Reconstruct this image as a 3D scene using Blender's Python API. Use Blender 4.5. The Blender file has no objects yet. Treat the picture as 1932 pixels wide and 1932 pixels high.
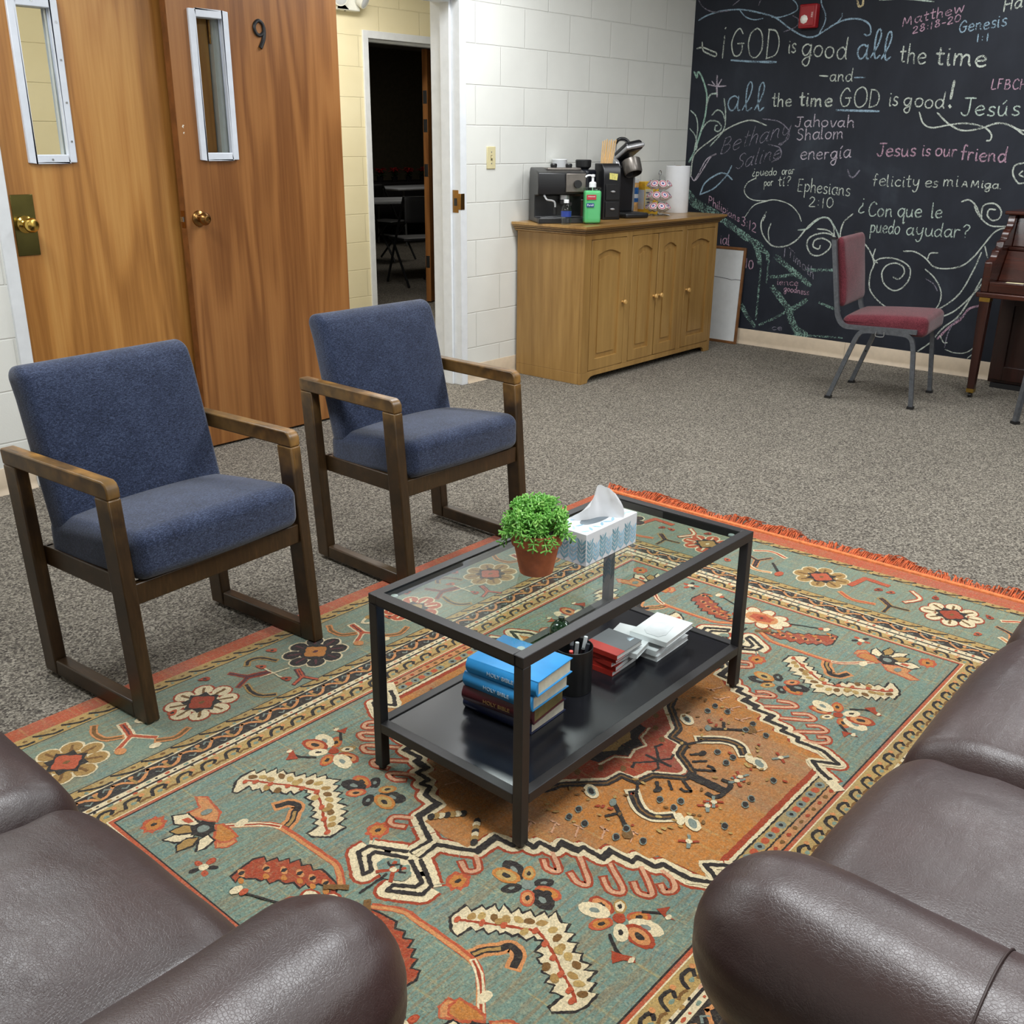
import bpy, bmesh, math, random
from mathutils import Vector, Matrix, Euler
from mathutils.geometry import tessellate_polygon
random.seed(7)
C = bpy.context.scene.collection
S = bpy.context.scene
# ---------------------------------------------------------------- camera
cam = bpy.data.cameras.new('camera')
cam.sensor_width = 36.0
cam.lens = 1909.75 / 1932 * 36.0
cam.clip_start = 0.05
cam_o = bpy.data.objects.new('camera', cam)
C.objects.link(cam_o)
_y, _p, _r = 0.857762214, 0.353249406, 0.00959087488
_f = Vector((math.sin(_y) * math.cos(_p), math.cos(_y) * math.cos(_p), -math.sin(_p)))
_r0 = Vector((math.cos(_y), -math.sin(_y), 0)); _u0 = _r0.cross(_f)
_rt = _r0 * math.cos(_r) + _u0 * math.sin(_r); _up = _u0 * math.cos(_r) - _r0 * math.sin(_r)
_m = Matrix((_rt, _up, -_f)).transposed().to_4x4()
_m.translation = Vector((-6.50749704, -4.03877574, 1.35551863))
cam_o.matrix_world = _m
S.camera = cam_o
# ---------------------------------------------------------------- world, lights, exposure
w = bpy.data.worlds.new('world'); S.world = w; w.use_nodes = True
w.node_tree.nodes['Background'].inputs[0].default_value = (0.8, 0.9, 1.0, 1)
w.node_tree.nodes['Background'].inputs[1].default_value = 0.0
def area(name, loc, sx, sy, power, col=(1, 1, 1), rot=(0, 0, 0)):
    l = bpy.data.lights.new(name, 'AREA'); l.shape = 'RECTANGLE'; l.size = sx; l.size_y = sy
    l.energy = power; l.color = col
    o = bpy.data.objects.new(name, l); o.location = loc; o.rotation_euler = rot; C.objects.link(o)
    return o
CEIL = 2.62
# recessed fluorescent troffers of this room (two rows of four) and of the hallway
for lx, ly, pw in ((-5.25, -3.55, 44), (-5.55, -0.95, 34), (-2.6, -3.55, 44), (-2.6, -1.0, 40), (-5.25, -5.8, 26), (-2.6, -5.8, 26), (-0.9, -2.3, 16)):
    area('ceiling_lamp', (lx, ly, CEIL - 0.012), 0.55, 1.15, pw, (0.95, 0.98, 1.0))
area('hallway_lamp', (-2.0, 1.05, 2.55), 1.1, 0.5, 34, (1.0, 0.98, 0.94))
area('dim_room_fill', (2.5, 5.2, 2.55), 1.1, 0.5, 8.0, (1.0, 0.95, 0.86))  # added fill light without a fixture, lifts the dim room
area('hallway_lamp', (-5.0, 1.05, 2.55), 1.1, 0.5, 34, (1.0, 0.98, 0.94))
S.view_settings.view_transform = 'Standard'
S.view_settings.look = 'None'
S.view_settings.exposure = 0.27
S.view_settings.gamma = 1.0
S.view_settings.use_curve_mapping = False
S.cycles.use_denoising = True
S.cycles.max_bounces = 10
S.cycles.diffuse_bounces = 5
S.cycles.transparent_max_bounces = 24
S.cycles.caustics_reflective = False
S.cycles.caustics_refractive = False

# ---------------------------------------------------------------- helpers
PI = math.pi
def lin(c):
    return tuple((x / 255 / 12.92 if x / 255 <= 0.04045 else ((x / 255 + 0.055) / 1.055) ** 2.4) for x in c[:3]) + (1.0,)
class Mb:
    """collects verts and faces; every shape is placed in the thing's own frame"""
    def __init__(s): s.v = []; s.f = []; s.mi = []; s.cur = 0
    def add(s, vs, fs, M=None):
        k = len(s.v)
        s.v += [tuple(M @ Vector(v)) if M is not None else tuple(v) for v in vs]
        s.f += [tuple(i + k for i in f) for f in fs]; s.mi += [s.cur] * len(fs)
        return s
    def box(s, x0, x1, y0, y1, z0, z1, M=None):
        vs = [(x0, y0, z0), (x1, y0, z0), (x1, y1, z0), (x0, y1, z0), (x0, y0, z1), (x1, y0, z1), (x1, y1, z1), (x0, y1, z1)]
        return s.add(vs, [(0, 3, 2, 1), (4, 5, 6, 7), (0, 1, 5, 4), (1, 2, 6, 5), (2, 3, 7, 6), (3, 0, 4, 7)], M)
    def prism(s, poly, a0, a1, axis='x', M=None):
        """polygon of (p,q) extruded along axis: x -> (y,z), y -> (x,z), z -> (x,y)"""
        n = len(poly)
        def pt(p, a):
            return {'x': (a, p[0], p[1]), 'y': (p[0], a, p[1]), 'z': (p[0], p[1], a)}[axis]
        vs = [pt(p, a0) for p in poly] + [pt(p, a1) for p in poly]
        tri = tessellate_polygon([[Vector((p[0], p[1], 0)) for p in poly]]) if n > 4 else None
        if tri:
            fs = [tuple(t) for t in tri] + [tuple(i + n for i in reversed(t)) for t in tri]
        else:
            fs = [tuple(range(n)), tuple(range(2 * n - 1, n - 1, -1))]
        fs += [(i, (i + 1) % n, (i + 1) % n + n, i + n) for i in range(n)]
        return s.add(vs, fs, M)
    def lathe(s, prof, n=32, M=None, cap=True):
        vs = []; fs = []
        for r, z in prof:
            vs += [(r * math.cos(2 * PI * i / n), r * math.sin(2 * PI * i / n), z) for i in range(n)]
        for k in range(len(prof) - 1):
            fs += [(k * n + i, k * n + (i + 1) % n, (k + 1) * n + (i + 1) % n, (k + 1) * n + i) for i in range(n)]
        if cap:
            fs += [tuple(range(n - 1, -1, -1)), tuple(range((len(prof) - 1) * n, len(prof) * n))]
        return s.add(vs, fs, M)
    def cyl(s, r, z0, z1, n=24, M=None, r2=None):
        return s.lathe([(r, z0), (r if r2 is None else r2, z1)], n, M)
    def tube(s, pts, r, n=8, M=None, closed=False, flat=None):
        pts = [Vector(p) for p in pts]; N = len(pts); vs = []; fs = []
        ref = None
        for i, p in enumerate(pts):
            a = pts[i - 1] if (i > 0 or closed) else p
            b = pts[(i + 1) % N] if (i < N - 1 or closed) else p
            t = (b - a).normalized()
            if ref is None:
                ref = Vector((0, 0, 1)) if abs(t.z) < 0.9 else Vector((1, 0, 0))
            u = (ref - t * ref.dot(t)).normalized(); q = t.cross(u); ref = u
            rr = r[i] if isinstance(r, (list, tuple)) else r
            for j in range(n):
                an = 2 * PI * (j + 0.5) / n
                ku, kq = (flat if flat else (1, 1))
                vs.append(p + u * rr * ku * math.cos(an) + q * rr * kq * math.sin(an))
        for i in range(N if closed else N - 1):
            k = (i + 1) % N
            fs += [(i * n + j, i * n + (j + 1) % n, k * n + (j + 1) % n, k * n + j) for j in range(n)]
        if not closed:
            fs += [tuple(range(n - 1, -1, -1)), tuple(range((N - 1) * n, N * n))]
        return s.add(vs, fs, M)
    def ball(s, c, rx, ry=None, rz=None, n=16, m=10, M=None):
        ry = rx if ry is None else ry; rz = rx if rz is None else rz
        vs = [(c[0], c[1], c[2] - rz)]; fs = []
        for k in range(1, m):
            a = -PI / 2 + PI * k / m
            vs += [(c[0] + rx * math.cos(a) * math.cos(2 * PI * i / n), c[1] + ry * math.cos(a) * math.sin(2 * PI * i / n), c[2] + rz * math.sin(a)) for i in range(n)]
        vs.append((c[0], c[1], c[2] + rz)); top = len(vs) - 1
        fs += [(0, 1 + (i + 1) % n, 1 + i) for i in range(n)]
        for k in range(m - 2):
            b = 1 + k * n
            fs += [(b + i, b + (i + 1) % n, b + n + (i + 1) % n, b + n + i) for i in range(n)]
        b = 1 + (m - 2) * n
        fs += [(b + i, b + (i + 1) % n, top) for i in range(n)]
        return s.add(vs, fs, M)
    def rbox(s, c, h, r, n=14, fn=None, M=None):
        """rounded box: centre c, half extents h, edge radius r (scalar or xyz), fn deforms a local point"""
        rr = Vector((r, r, r)) if not isinstance(r, (tuple, list)) else Vector(r)
        hv = Vector(h); c = Vector(c)
        def dist(t, half, rad):   # dense near the edges
            core = max(half - rad, 1e-6)
            k = abs(t); sg = 1 if t >= 0 else -1
            if k < 0.5: return sg * core * k / 0.5
            return sg * (core + rad * math.tan((k - 0.5) / 0.5 * PI / 4))
        for ax in range(3):
            for sg in (-1, 1):
                u, v2 = (ax + 1) % 3, (ax + 2) % 3
                vs = []; fs = []
                for i in range(n + 1):
                    for j in range(n + 1):
                        q = [0, 0, 0]
                        q[ax] = sg * hv[ax]; q[u] = dist(-1 + 2 * i / n, hv[u], rr[u]); q[v2] = dist(-1 + 2 * j / n, hv[v2], rr[v2])
                        cl = [max(-(hv[k] - rr[k]), min(hv[k] - rr[k], q[k])) for k in range(3)]
                        d = Vector([(q[k] - cl[k]) / rr[k] for k in range(3)])
                        d = d.normalized() if d.length > 1e-9 else d
                        pnt = Vector([cl[k] + d[k] * rr[k] for k in range(3)])
                        if fn: pnt = Vector(fn(pnt))
                        vs.append(pnt + c)
                for i in range(n):
                    for j in range(n):
                        a = i * (n + 1) + j
                        fq = (a, a + n + 1, a + n + 2, a + 1)
                        fs.append(fq if sg > 0 else fq[::-1])
                s.add(vs, fs, M)
        return s
    def mesh(s, name, mats, ang=35, weld=1e-5, attr=None):
        me = bpy.data.meshes.new(name)
        me.from_pydata(s.v, [], s.f)
        for m_ in (mats if isinstance(mats, (list, tuple)) else [mats]):
            me.materials.append(m_)
        me.polygons.foreach_set('material_index', s.mi)
        bm = bmesh.new(); bm.from_mesh(me)
        if weld: bmesh.ops.remove_doubles(bm, verts=bm.verts, dist=weld)
        bmesh.ops.recalc_face_normals(bm, faces=bm.faces)
        lim = math.radians(ang)
        for e in bm.edges:
            e.smooth = len(e.link_faces) == 2 and e.calc_face_angle(0) < lim
        for f in bm.faces: f.smooth = True
        bm.to_mesh(me); bm.free()
        return me
    def obj(s, name, mats, parent=None, bev=0, seg=2, ang=35, weld=1e-5, loc=None, rot=None):
        o = bpy.data.objects.new(name, s.mesh(name, mats, ang, weld)); C.objects.link(o)
        if parent: o.parent = parent
        if loc: o.location = loc
        if rot: o.rotation_euler = rot
        if bev:
            b = o.modifiers.new('edge', 'BEVEL'); b.width = bev; b.segments = seg; b.limit_method = 'ANGLE'; b.angle_limit = math.radians(40); b.harden_normals = False
        return o
def thing(name, label, cat, loc=(0, 0, 0), rz=0.0, group=None):
    o = bpy.data.objects.new(name, None); C.objects.link(o); o.empty_display_size = 0.05
    o.location = loc; o.rotation_euler = (0, 0, rz); o['label'] = label; o['category'] = cat
    if group: o['group'] = group
    return o
def tag(o, label, cat, group=None):
    o['label'] = label; o['category'] = cat
    if group: o['group'] = group
    return o
def struct(o, label=None):
    o['kind'] = 'structure'
    if label: o['label'] = label
    return o
def dup(root, loc, rz, label, group=None):
    r = root.copy(); C.objects.link(r); r.location = loc; r.rotation_euler = (0, 0, rz); r['label'] = label
    if group: r['group'] = group
    for ch in list(root.children):
        c = ch.copy(); C.objects.link(c); c.parent = r
        for g in ch.children:
            d = g.copy(); C.objects.link(d); d.parent = c
    return r
def T(x=0, y=0, z=0, rx=0, ry=0, rz=0):
    return Matrix.Translation((x, y, z)) @ Euler((rx, ry, rz)).to_matrix().to_4x4()
def text_part(name, txt, size, mat, parent, M, ext=0.0003, align='CENTER', sx=1.0):
    cu = bpy.data.curves.new(name, 'FONT'); cu.body = txt; cu.size = size; cu.extrude = ext; cu.align_x = align; cu.align_y = 'CENTER'
    o = bpy.data.objects.new(name, cu); C.objects.link(o)
    dg = bpy.context.evaluated_depsgraph_get()
    me = bpy.data.meshes.new_from_object(o.evaluated_get(dg)); bpy.data.objects.remove(o)
    me.materials.clear(); me.materials.append(mat)
    me.transform(M @ Matrix.Diagonal((sx, 1, 1, 1)))
    t = bpy.data.objects.new(name, me); C.objects.link(t); t.parent = parent
    return t
def smooth(pts, k=5, closed=False):
    pts = [Vector(p) for p in pts]; n = len(pts); out = []
    if n < 3: return pts
    for i in range(n if closed else n - 1):
        p1, p2 = pts[i], pts[(i + 1) % n]
        p0 = pts[i - 1] if (i > 0 or closed) else p1 * 2 - p2
        p3 = pts[(i + 2) % n] if (i + 2 < n or closed) else p2 * 2 - p1
        for j in range(k):
            t = j / k
            out.append(0.5 * ((2 * p1) + (p2 - p0) * t + (2 * p0 - 5 * p1 + 4 * p2 - p3) * t * t + (3 * p1 - p0 - 3 * p2 + p3) * t ** 3))
    if not closed: out.append(pts[-1])
    return out

# ---------------------------------------------------------------- materials
class NT:
    def __init__(s, name):
        s.m = bpy.data.materials.new(name); s.m.use_nodes = True; s.t = s.m.node_tree
        s.b = s.t.nodes['Principled BSDF']; s.out = s.t.nodes['Material Output']
    def n(s, typ, **kw):
        nd = s.t.nodes.new(typ)
        for k, v in kw.items():
            if k.startswith('i_'):
                key = k[2:]
                key = int(key) if key.isdigit() else key.replace('_', ' ')
                if isinstance(v, bpy.types.NodeSocket): s.t.links.new(v, nd.inputs[key])
                else: nd.inputs[key].default_value = v
            else: setattr(nd, k, v)
        return nd
    def link(s, a, b): s.t.links.new(a, b)
    def coord(s, scale=(1, 1, 1), loc=(0, 0, 0), rot=(0, 0, 0), kind='Object'):
        tc = s.n('ShaderNodeTexCoord')
        mp = s.n('ShaderNodeMapping'); s.link(tc.outputs[kind], mp.inputs[0])
        mp.inputs['Scale'].default_value = scale; mp.inputs['Location'].default_value = loc; mp.inputs['Rotation'].default_value = rot
        return mp.outputs[0]
    def noise(s, vec, scale, detail=4, rough=0.55, dist=0.0):
        nd = s.n('ShaderNodeTexNoise'); s.link(vec, nd.inputs['Vector'])
        nd.inputs['Scale'].default_value = scale; nd.inputs['Detail'].default_value = detail; nd.inputs['Roughness'].default_value = rough; nd.inputs['Distortion'].default_value = dist
        return nd.outputs['Fac']
    def ramp(s, fac, stops, interp='LINEAR'):
        r = s.n('ShaderNodeValToRGB'); s.link(fac, r.inputs[0]); r.color_ramp.interpolation = interp
        els = r.color_ramp.elements
        while len(els) < len(stops): els.new(0.5)
        for e, (p, c) in zip(els, stops):
            e.position = p; e.color = lin(c) if max(c) > 1.0 or len(c) == 3 else c
        return r.outputs[0]
    def fr(s, fac, a, b):   # map range
        r = s.n('ShaderNodeMapRange'); s.link(fac, r.inputs[0]); r.inputs[1].default_value = a; r.inputs[2].default_value = b
        return r.outputs[0]
    def math(s, op, a, b=None):
        nd = s.n('ShaderNodeMath', operation=op)
        for i, x in enumerate((a, b)):
            if x is None: continue
            if isinstance(x, bpy.types.NodeSocket): s.link(x, nd.inputs[i])
            else: nd.inputs[i].default_value = x
        return nd.outputs[0]
    def mix(s, fac, a, b, mode='MIX'):
        nd = s.n('ShaderNodeMix', data_type='RGBA', blend_type=mode)
        for k, x in ((0, fac), (6, a), (7, b)):
            if isinstance(x, bpy.types.NodeSocket): s.link(x, nd.inputs[k])
            elif k == 0: nd.inputs[0].default_value = x
            else: nd.inputs[k].default_value = lin(x)
        return nd.outputs[2]
    def base(s, x):
        if isinstance(x, bpy.types.NodeSocket): s.link(x, s.b.inputs['Base Color'])
        else: s.b.inputs['Base Color'].default_value = lin(x)
    def set(s, **kw):
        for k, v in kw.items():
            key = k.replace('_', ' ')
            if isinstance(v, bpy.types.NodeSocket): s.link(v, s.b.inputs[key])
            else: s.b.inputs[key].default_value = v
        return s
    def bump(s, h, strength=0.3, dist=0.002):
        nd = s.n('ShaderNodeBump'); s.link(h, nd.inputs['Height']); nd.inputs['Strength'].default_value = strength; nd.inputs['Distance'].default_value = dist
        s.link(nd.outputs[0], s.b.inputs['Normal']); return nd.outputs[0]
def plain(name, col, rough=0.5, metal=0.0, var=0.06, spec=0.5, nscale=18, bump=0.0, bscale=300, coat=0.0):
    t = NT(name); co = t.coord()
    f = t.noise(co, nscale, 3)
    t.base(t.ramp(f, [(0.3, tuple(c * (1 - var) for c in col)), (0.7, tuple(min(255, c * (1 + var)) for c in col))]))
    t.set(Roughness=rough, Metallic=metal)
    t.b.inputs['Specular IOR Level'].default_value = spec
    if coat: t.b.inputs['Coat Weight'].default_value = coat; t.b.inputs['Coat Roughness'].default_value = 0.15
    if bump: t.bump(t.noise(co, bscale, 3), bump, 0.001)
    return t.m
def wood(name, dark, mid, light, axis='z', scale=6.0, stretch=0.1, rings=7.0, rough=0.4, fine=90, coat=0.0, distort=0.6, seed=0.0, contrast=1.0):
    t = NT(name)
    sc = {'x': (stretch, 1, 1), 'y': (1, stretch, 1), 'z': (1, 1, stretch)}[axis]
    co = t.coord(scale=sc, loc=(seed, seed * 0.7, seed * 1.3))
    n1 = t.noise(co, scale, 2, 0.45, distort)
    s1 = t.math('SINE', t.math('MULTIPLY', n1, rings * 2 * PI))
    s1 = t.fr(s1, -1, 1)
    fsc = tuple(1.0 if a == 1 else stretch * 0.25 for a in sc)
    cf = t.coord(scale=fsc)
    n2 = t.noise(cf, fine, 3, 0.6)
    n3 = t.noise(co, scale * 0.35, 2, 0.5)
    f = t.math('ADD', t.math('ADD', t.math('MULTIPLY', s1, 0.35 * contrast), t.math('MULTIPLY', n2, 0.45)), t.math('MULTIPLY', n3, 0.5))
    t.base(t.ramp(f, [(0.35, dark), (0.62, mid), (0.9, light)]))
    t.set(Roughness=rough)
    if coat: t.b.inputs['Coat Weight'].default_value = coat; t.b.inputs['Coat Roughness'].default_value = 0.12
    t.bump(n2, 0.08, 0.001)
    return t.m
# ---------------------------------------------------------------- setting materials
def block_mat(name, c1, c2, xoff, axis='x', rough=0.55, joint=(196, 196, 190)):
    t = NT(name)
    tc = t.n('ShaderNodeTexCoord'); sp = t.n('ShaderNodeSeparateXYZ'); t.link(tc.outputs['Object'], sp.inputs[0])
    a = t.math('ADD', sp.outputs[0 if axis == 'x' else 1], xoff)
    nz = t.noise(t.coord(), 9, 2)
    zz = t.math('ADD', sp.outputs[2], t.math('MULTIPLY', t.math('SUBTRACT', nz, 0.5), 0.004))
    cb = t.n('ShaderNodeCombineXYZ'); t.link(a, cb.inputs[0]); t.link(zz, cb.inputs[1])
    br = t.n('ShaderNodeTexBrick'); t.link(cb.outputs[0], br.inputs['Vector'])
    for k, v in (('Scale', 1.0), ('Mortar Size', 0.0042), ('Mortar Smooth', 0.6), ('Brick Width', 0.4064), ('Row Height', 0.2032)): br.inputs[k].default_value = v
    n1 = t.noise(t.coord(), 3.0, 3); n2 = t.noise(t.coord(), 160, 3)
    col = t.ramp(n1, [(0.3, c1), (0.7, c2)])
    t.base(t.mix(t.math('MULTIPLY', br.outputs['Fac'], 0.35), col, joint))
    t.set(Roughness=rough)
    h = t.math('ADD', t.math('MULTIPLY', br.outputs['Fac'], -1.0), t.math('MULTIPLY', n2, 0.12))
    t.bump(h, 0.55, 0.005)
    return t.m
m_wall = block_mat('painted_block_white', (221, 221, 215), (228, 228, 222), 0.1388)
m_hall = block_mat('painted_block_cream', (230, 218, 180), (235, 224, 188), 0.03, joint=(202, 190, 152))
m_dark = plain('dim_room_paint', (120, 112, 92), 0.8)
m_trimw = plain('door_frame_paint', (222, 225, 228), 0.35, var=0.02)
m_base = plain('vinyl_cove_tan', (206, 188, 164), 0.45, var=0.03)
m_ceil = plain('ceiling_tile', (216, 216, 210), 0.9, var=0.03, bump=0.3, bscale=120)
def carpet():
    t = NT('loop_carpet'); co = t.coord()
    v = t.n('ShaderNodeTexVoronoi'); t.link(co, v.inputs['Vector']); v.inputs['Scale'].default_value = 190; v.inputs['Randomness'].default_value = 1.0
    n2 = t.noise(t.coord(scale=(1, 1, 1)), 95, 3, 0.7); n3 = t.noise(co, 2.2, 3)
    sep = t.n('ShaderNodeSeparateColor'); t.link(v.outputs['Color'], sep.inputs[0])
    f = t.math('ADD', t.math('MULTIPLY', sep.outputs[0], 0.50), t.math('ADD', t.math('MULTIPLY', n2, 0.55), t.math('MULTIPLY', n3, 0.10)))
    t.base(t.ramp(f, [(0.25, (56, 52, 50)), (0.45, (98, 92, 85)), (0.6, (120, 114, 104)), (0.85, (166, 159, 146))]))
    t.set(Roughness=0.95); t.b.inputs['Specular IOR Level'].default_value = 0.1
    h = t.math('ADD', t.math('MULTIPLY', v.outputs['Distance'], -1.0), t.math('MULTIPLY', n2, 0.9))
    t.bump(h, 0.9, 0.004)
    return t.m
m_carpet = carpet()
def chalkboard():
    t = NT('chalkboard_paint'); co = t.coord()
    n1 = t.noise(co, 1.3, 5, 0.6, 0.8); n2 = t.noise(t.coord(scale=(1, 1.0, 0.35), rot=(0.5, 0, 0)), 5, 4, 0.6); n3 = t.noise(co, 260, 2)
    f = t.math('ADD', t.math('MULTIPLY', n1, 0.65), t.math('MULTIPLY', n2, 0.35))
    t.base(t.ramp(f, [(0.38, (30, 33, 41)), (0.55, (39, 43, 52)), (0.75, (62, 69, 78))]))
    t.set(Roughness=0.62); t.b.inputs['Specular IOR Level'].default_value = 0.25; t.bump(n3, 0.15, 0.001)
    return t.m
m_board = chalkboard()
# ---------------------------------------------------------------- shell
HW = 0.19
b = Mb()
for x0, x1, z0, z1 in ((-7.7, -4.805, 0, CEIL), (-3.755, -3.21, 0, CEIL), (-2.258, 0.19, 0, CEIL), (-4.805, -3.755, 2.085, CEIL), (-3.21, -2.258, 2.085, CEIL)):
    b.box(x0, x1, 0, HW, z0, z1)
struct(b.obj('wall_back', m_wall))
struct(Mb().box(0, 0.19, -6.6, 0, 0, CEIL).obj('wall_right', m_board), 'black chalkboard wall covered in handwriting and swirls')
struct(Mb().box(-7.89, -7.7, -6.79, 0.19, 0, CEIL).obj('wall_left', m_wall))
struct(Mb().box(-7.7, 0.19, -6.79, -6.6, 0, CEIL).obj('wall_front', m_wall))
struct(Mb().box(-7.89, 0.19, -6.79, 0.19, CEIL, CEIL + 0.1).obj('ceiling', m_ceil))
struct(Mb().box(-8.5, 6.6, -6.79, 8.6, -0.08, 0).obj('floor', m_carpet), 'grey brown speckled loop pile carpet')
b = Mb()
for x0, x1, z0, z1 in ((-8.4, -1.215, 0, 2.62), (-0.215, 3.6, 0, 2.62), (-1.215, -0.215, 2.075, 2.62)): b.box(x0, x1, 2.0, 2.18, z0, z1)
struct(b.obj('wall_hallway', m_hall), 'cream painted block wall across the hallway')
struct(Mb().box(-8.4, 3.6, HW, 2.0, 2.62, 2.7).obj('ceiling_hallway', m_ceil))
struct(Mb().box(-8.5, -8.4, HW, 2.18, 0, 2.7).obj('wall_hallway_west', m_hall))
struct(Mb().box(3.6, 3.7, HW, 2.18, 0, 2.7).obj('wall_hallway_east', m_hall))
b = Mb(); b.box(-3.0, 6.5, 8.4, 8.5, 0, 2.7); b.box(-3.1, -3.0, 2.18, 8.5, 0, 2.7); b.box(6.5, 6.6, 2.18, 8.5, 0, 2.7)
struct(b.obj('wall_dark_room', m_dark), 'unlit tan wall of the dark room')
struct(Mb().box(-3.1, 6.6, 2.18, 8.5, 2.62, 2.7).obj('ceiling_dark_room', m_ceil))
def cove(name, pts, nrm):
    """vinyl cove base running from pts[0] to pts[1], nrm points into the room"""
    a, c = Vector(pts[0]), Vector(pts[1]); n = Vector(nrm)
    prof = [(0, 0), (0.014, 0), (0.012, 0.006), (0.006, 0.016), (0.004, 0.03), (0.004, 0.104), (0.002, 0.107), (0, 0.107)]
    m = Mb(); k = len(prof)
    L = (c - a).length; segs = max(1, round(L / 1.22)); d = (c - a) / segs
    for i in range(segs):
        p0 = a + d * i + d.normalized() * 0.0008; p1 = a + d * (i + 1) - d.normalized() * 0.0008
        vs = [(p0 + n * q[0] + Vector((0, 0, q[1]))) for q in prof] + [(p1 + n * q[0] + Vector((0, 0, q[1]))) for q in prof]
        m.add(vs, [tuple(range(k)), tuple(range(2 * k - 1, k - 1, -1))] + [(j, (j + 1) % k, (j + 1) % k + k, j + k) for j in range(k)])
    return struct(m.obj(name, m_base, ang=50))
cove('baseboard_back', ((-2.255, 0, 0), (-0.004, 0, 0)), (0, -1, 0))
cove('baseboard_left', ((-7.7, 0, 0), (-4.812, 0, 0)), (0, -1, 0))
cove('baseboard_right', ((0, -0.004, 0), (0, -6.6, 0)), (-1, 0, 0))
cove('baseboard_hallway', ((-8.4, 2.0, 0), (-1.222, 2.0, 0)), (0, -1, 0))
def frame(name, x0, x1, top, y0, y1, f=0.05, stop=None):
    """hollow metal door frame: two jambs and a head, face width f, wrapped over the wall from y0 to y1"""
    r = Mb()
    r.box(x0, x0 + f, y0, y1, 0, top); r.box(x1 - f, x1, y0, y1, 0, top); r.box(x0 + f, x1 - f, y0, y1, top - f, top)
    if stop:
        s0, s1, d = stop
        r.box(x0 + f, x0 + f + d, s0, s1, 0, top - f); r.box(x1 - f - d, x1 - f, s0, s1, 0, top - f); r.box(x0 + f + d, x1 - f - d, s0, s1, top - f - d, top - f)
    o = r.obj(name, m_trimw, bev=0.002)
    return struct(o)
tr1 = frame('trim_1', -4.805, -3.755, 2.085, -0.012, HW + 0.012, stop=(0.062, 0.11, 0.016))
tr2 = frame('trim_2', -3.21, -2.258, 2.085, -0.012, HW + 0.012, stop=(0.05, 0.115, 0.016))
tr3 = frame('trim_3', -1.215, -0.215, 2.075, 1.988, 2.19, stop=(2.06, 2.12, 0.016))
m_brass = plain('polished_brass', (214, 178, 92), 0.16, 1.0, 0.03)
m_plate = plain('dull_brass_plate', (112, 104, 60), 0.22, 1.0, 0.05)
m_bronze = plain('antique_brass', (150, 112, 66), 0.28, 1.0, 0.08)
m_black = plain('black_plastic', (26, 26, 28), 0.4, var=0.05)
m_steel = plain('steel', (176, 178, 180), 0.25, 1.0, 0.04)
m_grey = plain('grey_plastic', (110, 112, 114), 0.4)
# strike plate let into the right jamb of trim_2
s_ = Mb().box(-2.3095, -2.3068, 0.004, 0.048, 0.968, 1.088); s_.box(-2.3095, -2.278, -0.0145, 0.004, 0.985, 1.07)
s_.obj('strike_plate', m_bronze, tr2, bev=0.001)
Mb().box(-2.3105, -2.309, 0.014, 0.036, 1.005, 1.045).obj('latch_hole', m_black, tr2)
# ---------------------------------------------------------------- doors
m_d1 = wood('maple_door_veneer', (138, 88, 36), (176, 122, 60), (198, 148, 82), 'z', 3.6, 0.13, 4.0, 0.36, 70, 0.15, 1.2, 2.3, 0.8)
m_d2 = wood('birch_door_veneer', (116, 70, 31), (148, 97, 50), (166, 115, 64), 'z', 4.6, 0.09, 5.0, 0.36, 80, 0.15, 0.9, 5.1, 0.7)
m_edge = plain('door_edge_wood', (122, 76, 38), 0.5, var=0.12)
m_wfr = plain('vision_panel_frame_paint', (216, 222, 232), 0.35, var=0.02)
def glass_mat(name, tint=(0.95, 0.98, 0.97), refl=1.0, ior=1.45, base=0.04):
    """clear pane: transparent with a fresnel-weighted mirror"""
    m = bpy.data.materials.new(name); m.use_nodes = True; t = m.node_tree; t.nodes.clear()
    out = t.nodes.new('ShaderNodeOutputMaterial'); mx = t.nodes.new('ShaderNodeMixShader'); tr = t.nodes.new('ShaderNodeBsdfTransparent'); gl = t.nodes.new('ShaderNodeBsdfGlossy'); fr = t.nodes.new('ShaderNodeFresnel')
    tr.inputs[0].default_value = (*tint, 1); gl.inputs['Roughness'].default_value = 0.01; gl.inputs[0].default_value = (refl, refl, refl, 1); fr.inputs[0].default_value = ior
    ge = t.nodes.new('ShaderNodeNewGeometry'); ml = t.nodes.new('ShaderNodeMath'); ml.operation = 'MULTIPLY'; sb = t.nodes.new('ShaderNodeMath'); sb.operation = 'SUBTRACT'; sb.inputs[0].default_value = 1.0
    t.links.new(ge.outputs['Backfacing'], sb.inputs[1]); t.links.new(fr.outputs[0], ml.inputs[0]); t.links.new(sb.outputs[0], ml.inputs[1])
    t.links.new(ml.outputs[0], mx.inputs[0]); t.links.new(tr.outputs[0], mx.inputs[1]); t.links.new(gl.outputs[0], mx.inputs[2]); t.links.new(mx.outputs[0], out.inputs[0])
    return m
m_pane = glass_mat('door_glass', (0.86, 0.87, 0.84))
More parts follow.
